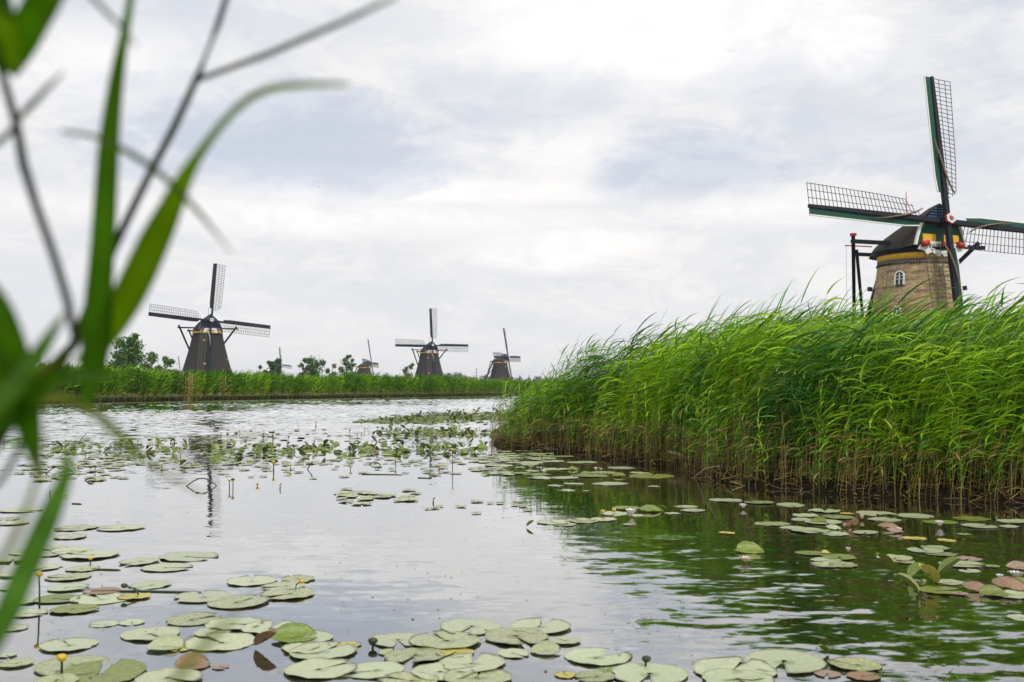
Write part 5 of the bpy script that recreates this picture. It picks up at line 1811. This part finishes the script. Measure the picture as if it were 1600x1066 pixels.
fg_leaf(plA, [(60, 625, 12), (100, 622, 14), (140, 640, 14), (175, 668, 14), (205, 698, 10), (250, 735, 6), (320, 775, 3)], (0.72, 0.56), 0, OLV, 0.1)
fg_leaf(plA, [(20, 650, 16), (60, 612, 26), (100, 592, 22), (150, 588, 12), (215, 596, 4)], (0.70, 0.60), 0, FGA, 0.2)
fg_leaf(plA, [(40, 640, 30), (10, 590, 55), (-30, 540, 50), (-90, 520, 20)], (0.68, 0.5), 0, FGA, 0.1)

plB = empty('reed_plant', (-0.62, 0.58, 0.33))
tag(plB, 'blurred reed at the left edge with wide leaves in the upper corner', 'reed', 'blurred reeds close to the lens')
fg_stem(plB, [(-300, 1700, 10), (-200, 1000, 11), (-60, 760, 11), (30, 650, 11), (95, 580, 11), (118, 530, 11), (104, 465, 11), (84, 398, 11), (58, 325, 11), (36, 255, 12), (26, 195, 11), (5, 120, 10), (-30, 20, 8)], (0.58, 0.66), (0.02, 0.03, 0.012))
fg_leaf(plB, [(20, 195, 8), (45, 168, 10), (70, 142, 9), (100, 112, 3)], (0.62, 0.58), 0, (0.05, 0.07, 0.04))
fg_leaf(plB, [(28, 192, 8), (10, 212, 10), (-20, 236, 9), (-70, 270, 3)], (0.62, 0.58), 0, (0.05, 0.07, 0.04))
fg_leaf(plB, [(14, 118, 20), (30, 75, 44), (48, 35, 52), (75, -10, 50), (120, -70, 30), (170, -130, 8)], (0.62, 0.52), 0, FGA)
fg_leaf(plB, [(8, 110, 14), (6, 60, 34), (0, 10, 40), (-15, -60, 20)], (0.64, 0.54), 0, FGD)
fg_leaf(plB, [(105, -40, 5), (140, -8, 7), (165, 18, 8), (195, 48, 6), (215, 75, 2)], (0.60, 0.62), 0, (0.05, 0.08, 0.04))

plC = empty('reed_plant', (-0.44, 0.52, 0.33))
tag(plC, 'blurred reed at the lower left with long dark green leaves hanging to the corner', 'reed', 'blurred reeds close to the lens')
fg_stem(plC, [(-420, 1700, 13), (-220, 1200, 13), (-90, 800, 13), (-50, 560, 12), (-30, 420, 11), (-20, 300, 8)], (0.52, 0.60), OLV)
fg_leaf(plC, [(-40, 420, 16), (-10, 470, 40), (12, 530, 50), (28, 590, 52), (40, 640, 46), (50, 690, 30), (62, 745, 8)], (0.55, 0.60), 0, FGA)
fg_leaf(plC, [(112, 700, 5), (102, 745, 20), (84, 790, 32), (60, 845, 38), (34, 905, 40), (8, 965, 38), (-30, 1040, 26)], (0.60, 0.56), 0, (0.06, 0.15, 0.02))
fg_leaf(plC, [(45, 655, 5), (30, 700, 8), (5, 745, 9), (-40, 800, 4)], (0.66, 0.62), 0, (0.03, 0.05, 0.02))
fg_leaf(plC, [(255, 1090, 10), (300, 1030, 13), (335, 993, 12), (375, 955, 4)], (0.46, 0.52), 0, OLV)

fg_leaf(plC, [(-60, 690, 16), (-15, 640, 34), (25, 600, 36), (65, 545, 24), (100, 490, 6)], (0.52, 0.58), 0, FGA, 0.1)
fg_leaf(plC, [(-50, 700, 14), (0, 665, 30), (35, 640, 30), (75, 600, 18), (110, 560, 6)], (0.60, 0.56), 0, FGA, 0.1)
fg_leaf(plB, [(-40, 10, 20), (5, 40, 34), (18, 80, 26), (22, 110, 8)], (0.50, 0.54), 0, FGB)
fg_leaf(plC, [(60, 742, 8), (40, 800, 10), (12, 860, 12), (-30, 930, 6)], (0.52, 0.50), 0, OLV)

# ------------------------------------------------------------------ air
hz_ = MB().box((-3060, -3060, -2.3), (3060, 3060, 42))
ho = hz_.build('haze', None)
hm = bpy.data.materials.new('haze_air')
hm.use_nodes = True
hm.node_tree.nodes.clear()
hn = NT(hm.node_tree)
pv = hn.n('ShaderNodeVolumePrincipled')
pv.inputs['Color'].default_value = (0.86, 0.91, 1.0, 1)
pv.inputs['Density'].default_value = 0.00014
pv.inputs['Anisotropy'].default_value = 0.2
ov = hn.n('ShaderNodeOutputMaterial')
hm.node_tree.links.new(pv.outputs[0], ov.inputs['Volume'])
ho.data.materials.append(hm)
tag(ho, 'thin pale summer haze in the air over the polder', 'haze', kind='stuff')
